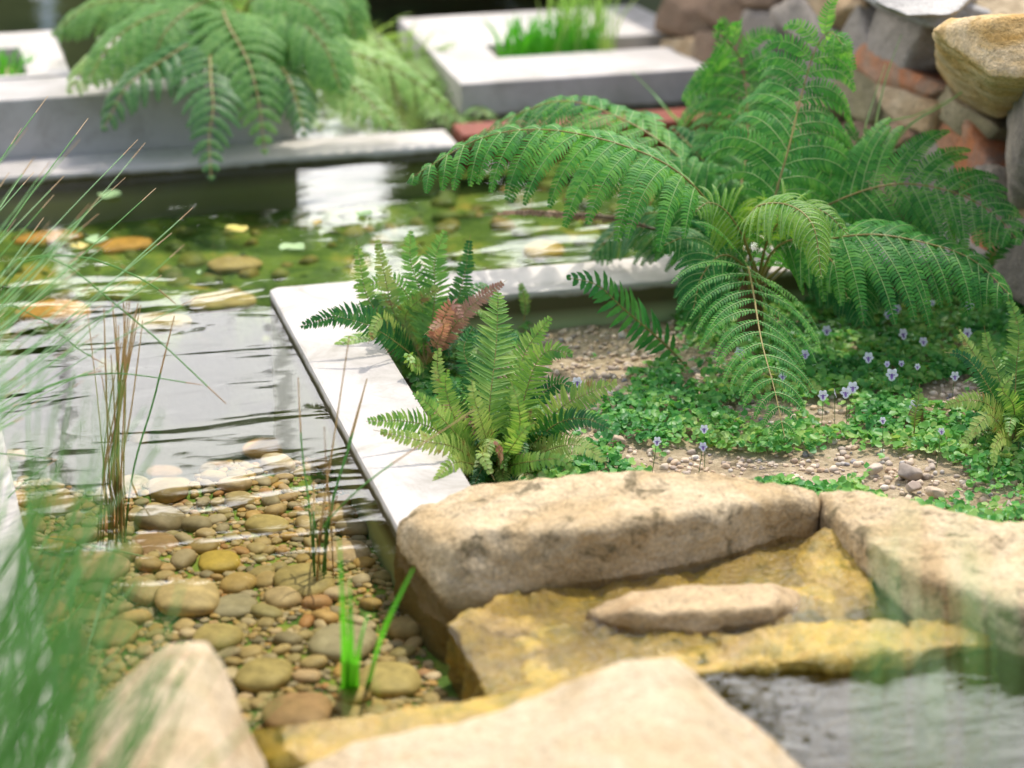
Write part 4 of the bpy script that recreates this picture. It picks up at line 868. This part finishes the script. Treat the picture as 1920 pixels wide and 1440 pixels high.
for tip in [(900, 238), (700, 222), (915, 218), (880, 190), (760, 248), (690, 250), (600, 245), (540, 230), (840, 235), (800, 150), (640, 130), (720, 130), (860, 225), (580, 170), (650, 235)]:
    b0 = (690 + rr.uniform(-40, 20), 180, 5.15); mid = ((b0[0] + tip[0]) / 2, min(b0[1], tip[1]) - rr.uniform(25, 70), 4.98)
    c = [Q(*b0), Q(*mid), Q(tip[0] * .75 + mid[0] * .25, tip[1] * .6 + mid[1] * .4, 4.82), Q(tip[0], tip[1], 4.66 if tip[1] > 200 else 4.8)]
    frond(bf2, c, px2m(105, 4.8), M['fern_far2'], npin=16, npl=13, nhint=(0, -1, .45), droop=.9, pw=.7, rachis=.002, plen=.11, start=.12, fwd=34)

# ------------------------------------------------------------------ violets
def violet(px, py, s, label, tilt=0., pale=False, side=False):
    c = P(px, py, -.012 + rnd.uniform(-.006, .006)); base = np.array([c[0] + rnd.uniform(-.006, .006), c[1] + rnd.uniform(.0, .01), -.06])
    e = empty('violet_flower', base, label, 'flower', 'small white and purple native violets')
    g = Geo(); g.tube(spline([base, base * .4 + c * .6 + [.002, .004, .004], c + [0, .003, .004], c], 8), .0006, .0005, 4); g.build('stem', M['stemg'], e)
    fwd_ = nrm(np.array([-.25 + tilt, -1, .35])); 
    if side: fwd_ = nrm(np.array([-1 if tilt <= 0 else 1, -.3, .3]))
    X = nrm(np.cross(fwd_, (0, 0, 1))); X = -X; Y = np.cross(X, fwd_); Y = Y if Y[2] > 0 else -Y
    g = Geo(); g2 = Geo()
    for an, ln, wd, k in ((62, 1.1, .42, 0), (118, 1.1, .42, 0), (5, .95, .36, 0), (175, .95, .36, 0), (270, .95, .55, 1)):
        a = R(an + rnd.uniform(-6, 6)); d = X * math.cos(a) + Y * math.sin(a); sd = np.cross(d, fwd_); u = np.linspace(0, 1, 5)
        pth = c + (d * ln * s)[None] * u[:, None] + fwd_[None] * (s * (.25 * np.sin(u * 2.4)))[:, None]
        W_ = s * wd * np.array([.25, .75, 1, .85, .3])
        if k:
            g.strip(pth, sd, fwd_, W_, 0, .1); g2.strip(pth[:4] + fwd_ * .0005, sd, fwd_, W_[:4] * np.array([.9, .6, .35, .05]), 0, .1)
        else:
            g.strip(pth, sd, fwd_, W_, 0, .12)
            if an in (5, 175): g2.strip(pth[:3] + fwd_ * .0004, sd, fwd_, W_[:3] * .25, 0, .1)
    g.build('petals', M['petal_p' if pale else 'petal_w'], e)
    g2.strip(np.array([c + fwd_ * .0006 - Y * s * .3, c + fwd_ * .0012, c + fwd_ * .0006 + Y * s * .3]), np.tile(X, (3, 1)), np.tile(fwd_, (3, 1)), [s * .16, s * .2, s * .08])
    g2.build('throat', M['petal_v'], e)
S = .0072
for a in [(1543, 742, S, 'left white and purple violet of the open row in the middle of the patch'), (1564, 738, S * .9, 'violet turned sideways just right of the left one in the row', .5, False, True),
 (1585, 737, S * 1.05, 'lower left flower of the touching pair of violets'), (1599, 727, S * 1.1, 'upper right flower of the touching pair of violets'), (1672, 703, S * 1.2, 'large clear violet standing alone above the pair'),
 (1716, 762, S * 1.2, 'violet directly in front of the tiny fern sprig'), (1628, 671, S * 1.05, 'violet above and left of the large lone violet'), (1692, 627, S * 1.1, 'violet leaning sideways under the hanging frond tips', .5, True),
 (1731, 641, S * .9, 'pale violet right of the leaning one under the frond tips', 0, True), (1720, 688, S * .6, 'tiny white bud above the fern sprig'), (1655, 789, S * .65, 'small half open violet left of the fern sprig base'),
 (1765, 809, S * .65, 'small dark centred violet at the front, left of the right fern'), (1790, 706, S * .9, 'violet just left of the yellow green right fern'), (1813, 625, S, 'pale violet behind the right fern top', 0, True),
 (1817, 573, S, 'violet in the shade under the tip of the right hand frond', 0, True), (1731, 565, S * .7, 'small white violet in shade close to the fern trunk'), (1618, 582, S * 1.1, 'pale violet in deep shade left of the trunk of hanging fronds', 0, True),
 (1665, 590, S * .9, 'dim violet in deep shade between two hanging frond tips', 0, True), (1682, 580, S * .9, 'purple violet touching a hanging frond tip in the shade', 0, True), (1550, 620, S, 'violet at the right end of the drooping front frond', 0, True),
 (1387, 661, S, 'violet seen through the drooping front frond', 0), (1467, 706, S * .8, 'violet at the right edge of the drooping front frond tip'), (1509, 665, S * .9, 'pale violet right of the drooping front frond', 0, True),
 (1320, 805, S * .8, 'upper violet of the two at the front left of the patch'), (1318, 838, S * .8, 'lower purple violet of the two at the front left of the patch', 0, True), (1232, 828, S * .8, 'lone violet farthest left behind the tan boulder'),
 (1082, 717, S * 1., 'white violet touching the right arching frond of the front fern'), (1663, 683, S * .6, 'tiny pale violet bud left of the large lone violet', 0, True), (1748, 568, S * .6, 'tiny white bud beneath the right frond'), (1690, 520 + 162, S * .6, 'small pale violet bud just above the large lone violet', 0, True)]:
    violet(*a)

# ------------------------------------------------------------------ water plants, grasses
def blades(name, base, paths, label, cat, mats, r0=.0012, flat=False, tipdry=.12, widths=None, part='blade'):
    e = empty(name, base, label, cat); g = Geo()
    for i, pth in enumerate(paths):
        s_ = spline(pth, 26 if len(pth) > 3 else 16); mi = i % max(1, len(mats) - 1) if len(mats) > 2 else 0
        r = r0 * rnd.uniform(.8, 1.25) if widths is None else widths[i]
        k = int(len(s_) * (1 - tipdry))
        if flat:
            T = nrm(np.gradient(s_, axis=0)); sd = nrm(np.cross(T, nrm(np.array([rnd.uniform(-.6, .6), -1, .3])))); nn = np.cross(sd, T)
            W_ = r * np.clip(np.linspace(1.05, -.02, len(s_)), .02, 1) ** .5; g.strip(s_, sd, nn, W_, mi, .35)
        else:
            g.tube(s_[:k + 1], r, r * .8, 4, mi); 
            if tipdry: g.tube(s_[k:], r * .8, r * .5, 4, len(mats) - 1)
    g.build(part + 's' if False else 'blades', mats, e); return e
# rush clump standing in the pond
def rush(base_px, tops, label, mats, r0=.0011, zb=-.16):
    b = P(base_px[0], base_px[1], PZ); pths = []
    for (px, py) in tops:
        dep = (b - CP) @ FW; q0 = np.array([b[0] + rnd.uniform(-.014, .014) + (px - base_px[0]) * .00006, b[1] + rnd.uniform(-.012, .012), PZ])
        top = Q(px, py, dep - rnd.uniform(-.02, .05)); bot = q0 + (q0 - top) * .35; bot[2] = zb
        pths.append([bot, q0, (q0 + top) / 2 + rng.normal(size=3) * .002, top])
    return blades('rush', (b[0], b[1], zb), pths, label, 'rush', mats, r0, tipdry=.22)
MR = [M['rush'], M['rush_brown'], M['rush'], M['rush_brown']]
rush((208, 905), [(163, 575), (195, 578), (211, 566), (217, 592), (232, 568), (238, 567), (243, 565), (247, 580), (254, 582), (259, 568), (264, 572), (240, 600), (190, 700), (208, 665), (228, 640), (250, 588), (268, 600), (222, 610), (236, 620)],
     'tall clump of thin green and orange rush stems standing in the pond', MR)
rush((236, 905), [(327, 592)], 'single long dark green rush stem leaning right beside the tall clump', [M['grass_deep'], M['grass_deep'], M['rush_brown']], .0012)
rush((600, 985), [(559, 708), (655, 630), (688, 710), (685, 720), (608, 800), (640, 960), (545, 925), (625, 940), (632, 930), (588, 900)], 'small tuft of sparse green and orange rushes beside the planter wall', [M['grass_deep'], M['rush_brown'], M['grass_deep'], M['rush_brown']], .0012)
e = blades('rush', P(612, 985, PZ), [[P(612, 985, -.1), P(606, 985, PZ), Q(700, 895, 3.02), Q(890, 768, 3.05)]], 'single long stem reaching right across the white coping', 'rush', [M['grass_deep'], M['grass_deep'], M['grass_dry']], .0013, tipdry=.25)
b = P(655, 1275, PZ)
blades('reed', (b[0], b[1], -.14), [[P(650, 1310, -.12), Q(645, 1180, 2.68), Q(636, 1010, 2.66)], [P(655, 1310, -.12), Q(658, 1200, 2.7), Q(655, 1085, 2.7)], [P(665, 1310, -.12), Q(672, 1220, 2.72), Q(690, 1150, 2.74)],
        [P(680, 1310, -.12), Q(715, 1190, 2.70), Q(775, 1065, 2.70)]], 'short bright green reed with four broad blades standing in the near pond', 'reed', [M['reed']], flat=True, widths=[.0056, .0060, .0046, .0062], tipdry=0)

# arching grass at the left
G3 = [M['grass'], M['grass_deep'], M['grass'], M['grass_dry']]
tips = [(362, 389), (292, 353), (258, 262), (272, 268), (165, 222), (235, 333), (322, 437), (345, 459), (302, 498), (303, 516), (175, 388), (82, 408), (190, 573), (200, 684), (152, 610), (60, 520), (110, 500), (120, 330), (60, 300), (40, 240), (30, 410), (90, 555), (240, 520), (150, 640), (372, 556), (90, 180), (160, 470), (210, 450)]
pths = []; B0 = np.array([-.10, 2.62, -.05])
for t in tips:
    b = B0 + np.array([rnd.uniform(-.07, .05), rnd.uniform(-.12, .12), 0]); tip = Q(t[0], t[1], 3.25 + rnd.uniform(-.12, .12)); v = tip - b
    pths.append([b, b + v * .35 + [0, 0, .06 + rnd.uniform(0, .03)], b + v * .7 + [0, 0, .045], tip])
for _ in range(60):
    t = (rnd.uniform(-120, 200), rnd.uniform(230, 800)); b = B0 + np.array([rnd.uniform(-.07, .05), rnd.uniform(-.12, .12), 0]); tip = Q(t[0], t[1], 3.15 + rnd.uniform(-.25, .2)); v = tip - b
    pths.append([b, b + v * .35 + [0, 0, .06 + rnd.uniform(0, .05)], b + v * .7 + [0, 0, .05], tip])
blades('grass_clump', B0, pths, 'fine arching grass clump with straw coloured tips reaching in from the left edge', 'grass', G3, .00085, tipdry=.07)
# droopers crossing the water
B1 = np.array([-.05, 2.75, -.05]); pths = []
for a in [[(-60, 700), (60, 480), (240, 590), (424, 757)], [(-60, 860), (60, 740), (200, 700), (381, 722)], [(-80, 840), (20, 760), (100, 720), (190, 695)], [(-100, 860), (-20, 850), (50, 855), (107, 862)], [(-60, 620), (60, 590), (140, 650), (200, 685)], [(-60, 1000), (100, 1010), (300, 1050), (450, 1085)],
          [(-60, 1020), (0, 950), (50, 900), (105, 862)], [(-40, 560), (120, 480), (260, 520), (330, 570)]]:
    c = [Q(x, y, 3.1 + .03 * i) for i, (x, y) in enumerate(a)]; pths.append([B1 + rng.normal(size=3) * [.03, .03, 0]] + c)
blades('grass_clump', B1, pths, 'few long drooping grass stems crossing in front of the bright water reflection', 'grass', [M['grass_deep'], M['grass_deep'], M['grass'], M['grass_dry']], .0010, tipdry=.05)
# near blurred clump
B2 = np.array([-.16, 1.75, -.14]); pths = []
for _ in range(190):
    px = rnd.gauss(90, 120); py = rnd.uniform(880, 1330) + max(0, px - 60) * .9; dep = rnd.uniform(1.75, 2.3)
    b = B2 + np.array([rnd.uniform(-.12, .22), rnd.uniform(-.1, .25), 0]); tip = Q(px + (1440 - py) * .15, py, dep); v = tip - b
    pths.append([b, b + v * .5 + [rnd.uniform(-.02, .01), 0, .02], tip])
blades('grass_clump', B2, pths, 'dense out of focus green grass clump filling the bottom left corner', 'grass', [M['grass_deep'], M['grass'], M['grass_deep'], M['grass']], .0013, tipdry=0)
B3 = np.array([.02, 2.1, -.12]); pths = []
for _ in range(70):
    px = rnd.gauss(90, 110); py = rnd.uniform(640, 1200); dep = rnd.uniform(2.25, 2.8); b = B3 + np.array([rnd.uniform(-.12, .10), rnd.uniform(-.1, .2), 0]); tip = Q(px, py, dep); v = tip - b
    pths.append([b, b + v * .5 + [rnd.uniform(-.02, .02), 0, .03], tip])
blades('grass_clump', B3, pths, 'blurred upright grass clump in front of the left concrete coping', 'grass', [M['grass_deep'], M['grass'], M['grass_deep'], M['grass']], .0010, tipdry=0)
B4 = np.array([.56, 1.15, -.14]); pths = []
for px, py in [(1655, 1000), (1700, 940), (1800, 980), (1830, 1030), (1740, 1120), (1640, 1180), (1880, 1100), (1770, 1250)]:
    tip = Q(px, py, 1.45); b = B4 + np.array([rnd.uniform(-.03, .03), rnd.uniform(-.03, .03), 0]); m = Q(px + rnd.uniform(-15, 15), 1440, 1.35); pths.append([b, (b + m) / 2 + [0, 0, .02], m, tip])
blades('grass_clump', B4, pths, 'faint see-through blurred grass blades close to the lens at the bottom right', 'grass', [M['grass_deep'], M['grass'], M['grass_deep'], M['grass']], .0015, tipdry=0)
# strap leaved grass behind the big fern
b = P(1640, 330, -.05)
blades('strap_grass', b, [[b, Q(1700, 240, 4.0), Q(1780, 190, 4.0), Q(1865, 125, 4.0)], [b, Q(1640, 250, 4.0), Q(1660, 150, 4.0), Q(1690, 65, 4.0)], [b, Q(1650, 240, 3.98), Q(1720, 215, 3.98), Q(1780, 185, 3.98)], [b, Q(1680, 280, 4.0), Q(1760, 300, 3.98), Q(1800, 310, 3.98)], [b, Q(1620, 260, 4.0), Q(1640, 180, 4.0), Q(1660, 120, 4.)]],
       'blurred grey green strap leaves between the tree fern and the stone wall', 'grass', [M['grass']], flat=True, widths=[.004] * 5, tipdry=0)
b = P(1765, 350, -.05)
blades('seedling', b, [[b, Q(1752, 300, 3.9), Q(1765, 275, 3.88), Q(1772, 310, 3.86)], [b, Q(1745, 310, 3.9), Q(1742, 290, 3.88)]], 'bright green seedling leaf folded over at the foot of the stone wall', 'plant', [M['reed']], flat=True, widths=[.007, .004], tipdry=0)
b = Q(1262, 215, 4.4)
blades('strap_grass', P(1290, 240, -.03), [[P(1290, 240, -.03), Q(1262, 218, 4.3), Q(1225, 175, 4.3), Q(1185, 135, 4.3)]], 'single grey green strap leaf behind the top of the tree fern', 'grass', [M['grass']], flat=True, widths=[.005], tipdry=0)
# plants in the far planters
def tuftclump(base, n, h, sp, mat, label, w_=.003):
    pths = []
    for _ in range(n):
        a = rnd.uniform(0, 6.28); b = np.array(base) + np.array([rnd.uniform(-sp, sp), rnd.uniform(-.03, .03), 0]); hh = h * rnd.uniform(.5, 1)
        d = np.array([math.cos(a), math.sin(a), 0]) * hh * rnd.uniform(.15, .5); pths.append([b, b + d * .3 + [0, 0, hh * .6], b + d + [0, 0, hh]])
    blades('planter_grass', base, pths, label, 'plant', [mat], flat=True, widths=[w_ * rnd.uniform(.7, 1.3) for _ in range(n)], tipdry=0)
tuftclump((1.30, 4.71, .02), 90, .10, .09, M['reed'], 'bright green tuft at the left in the slot of the floating white planter', .004)
tuftclump((1.36, 4.72, .02), 60, .22, .06, M['fern_far2'], 'tall pale feathery plant in the slot of the floating white planter', .002)
tuftclump((.20, 4.64, .07), 110, .06, .13, M['reed'], 'low bright green plants in the top left concrete planter', .003)
tuftclump((1.62, 5.15, -.1), 60, .2, .14, M['reed'], 'green plants behind the floating white planter at the top edge', .004)

# lily pads and floating leaves
for i, (px, py, w_, mt, lb) in enumerate([(206, 366, 44, 'pad', 'pale green lily pad floating nearest the far coping'), (181, 450, 44, 'pad', 'pale green lily pad floating behind the arching grass'), (149, 462, 34, 'pad_y', 'buff coloured small floating leaf beside the left lily pad'),
   (443, 430, 44, 'pad_y', 'yellow and pink floating leaf in the middle of the pond'), (548, 464, 48, 'pad', 'pale green lily pad floating right of the yellow leaf'), (683, 402, 30, 'pad', 'small green pad in the bright reflection'), (595, 418, 18, 'pad_y', 'small orange leaf floating at the edge of the reflection'), (374, 512, 14, 'pad', 'tiny white green fleck floating on the ripples')]):
    c = P(px, py, PZ + .003); r = px2m(w_, (c - CP) @ FW) / 2; an = np.linspace(.25, 2 * math.pi - .25, 22)
    rim = np.stack([c[0] + r * np.cos(an + i) * (1 + .05 * np.sin(5 * an)), c[1] + r * np.sin(an + i) * .95, c[2] + .0035 * np.abs(np.sin(an * 1.5 + i))], 1)
    low = rim.copy(); low[:, 2] -= .0016; n = len(rim); g = Geo()
    V = np.vstack([c[None], rim, c[None] - [0, 0, .0015], low]); F = [[0, k + 1, k + 2] for k in range(n - 1)] + [[n + 1, n + 3 + k, n + 2 + k] for k in range(n - 1)]
    g.add(V, F); g.add(np.vstack([rim, low]), [[k, n + k, n + k + 1, k + 1] for k in range(n - 1)]); tag(g.build('lily_pad' if mt == 'pad' else 'floating_leaf', M[mt], loc=tuple(c)), lb, 'leaf')
# dead frond
de = empty('dead_frond', Q(1060, 405, 3.9), 'brown dried frond lying over the water under the fern tips', 'frond')
frond(de, [Q(1230, 430, 3.86), Q(1150, 410, 3.86), Q(1060, 402, 3.85), Q(985, 398, 3.84), Q(905, 402, 3.83)], .012, M['dead'], npin=40, simple=True, nhint=(0, -.5, 1), droop=.8, start=.05, prof='sword', mr='rachis_dark', pw=1.2)
# coppery fallen leaf by the fern
# ------------------------------------------------------------------ trees beyond the garden (mirrored in the pond)
def tree(name, base, crowns, label, boxy=False, n=900, leaf=.09, group=None, mat='crownleaf'):
    e = empty(name, base, label, 'tree', group)
    g = Geo()
    for (cx_, cy_, cz_, rx, ry, rz) in crowns:
        d = rng.normal(size=(n, 3)); d = nrm(d) * (rng.random((n, 1)) ** .4); d = rng.uniform(-1, 1, (n, 3)) if boxy else d; lump = 1 + (.06 if boxy else .25) * fbm(d * 2, 1.5, 2, 3)[:, None]
        c = np.array([cx_, cy_, cz_]) + d * lump * np.array([rx, ry, rz])
        a = nrm(rng.normal(size=(n, 3))); b = nrm(np.cross(a, rng.normal(size=(n, 3)))); s_ = leaf * rng.uniform(.6, 1.3, (n, 1))
        V = np.stack([c - a * s_ * .5, c + b * s_ * .3, c + a * s_ * .5, c - b * s_ * .3], 1); i = np.arange(n) * 4; g.add(V, np.stack([i, i + 1, i + 2, i + 3], 1))
    g.build('crown', M[mat], e)
    g = Geo(); b = np.array(base, float)
    c0 = np.array(crowns[0][:3]); fork = b * .15 + c0 * .85; g.tube(spline([b, (b + fork) / 2 + [.05, 0, 0], fork], 8), .02, .015, 6)
    for (cx_, cy_, cz_, rx, ry, rz) in crowns:
        g.tube(spline([fork, fork * .5 + np.array([cx_, cy_, cz_]) * .5 + [0, 0, .05], (cx_, cy_, cz_)], 6), .012, .006, 5)
    g.build('trunk', M['bark'], e)
# directions: azimuth of a photo column, mirrored rays rise at the same angle they look down
def at(px, y):                            # ground x of a photo column at distance y
    d = ray(px, 500); return d[0] / d[1] * y
Y0 = 9.6
def hz(deg): return -1.31 + Y0 / math.cos(YAW) * math.tan(R(deg))
gi = 0
for (p0, p1, topdeg) in [(570, 770, 14.6), (-1500, -900, 18.8), (-900, -420, 18.8), (-420, -60, 18.8), (-60, 95, 18.8), (150, 330, 18.8), (330, 575, 18.9), (770, 930, 19), (985, 1300, 19), (1250, 1600, 19), (1550, 2000, 19), (1950, 2700, 19)]:
    gi += 1; x0, x1 = at(p0, Y0), at(p1, Y0); top = hz(topdeg); cs = []
    nx = max(1, round((x1 - x0) / .55))
    for k in range(nx):
        cx_ = x0 + (x1 - x0) * (k + .5) / nx; cs.append((cx_, Y0 + rnd.uniform(-.1, .3), top / 2 - .1, (x1 - x0) / nx * .45, .45, top / 2 + .05))
    tree('shrub', ((x0 + x1) / 2, Y0 + .2, -.5), cs, 'dense evergreen shrub of the hedge beyond the far pond, mirrored in the water', n=2600, leaf=.12, boxy=True, group='hedge shrubs beyond the pond')
for (pc, yy, zc, rx, rz) in [(80, 10.3, 3.95, .9, .95), (500, 10.5, 4.05, .85, 1.0), (900, 10.4, 4.0, .8, .95), (1200, 10.6, 4.1, .55, .9), (-450, 10.3, 4.1, .9, 1.0)]:
    x = at(pc, yy); zc = zc + .13
    tree('tree', (x + .2, yy + .6, -.5), [(x, yy, zc, rx, .6, rz), (x + rx * .6, yy + .2, zc + .5, rx * .7, .5, rz * .7), (x - rx * .6, yy + .2, zc + .4, rx * .7, .5, rz * .7)], 'broad tree with a high spreading crown beyond the pond hedge', n=4500, leaf=.14, group='trees beyond the pond')
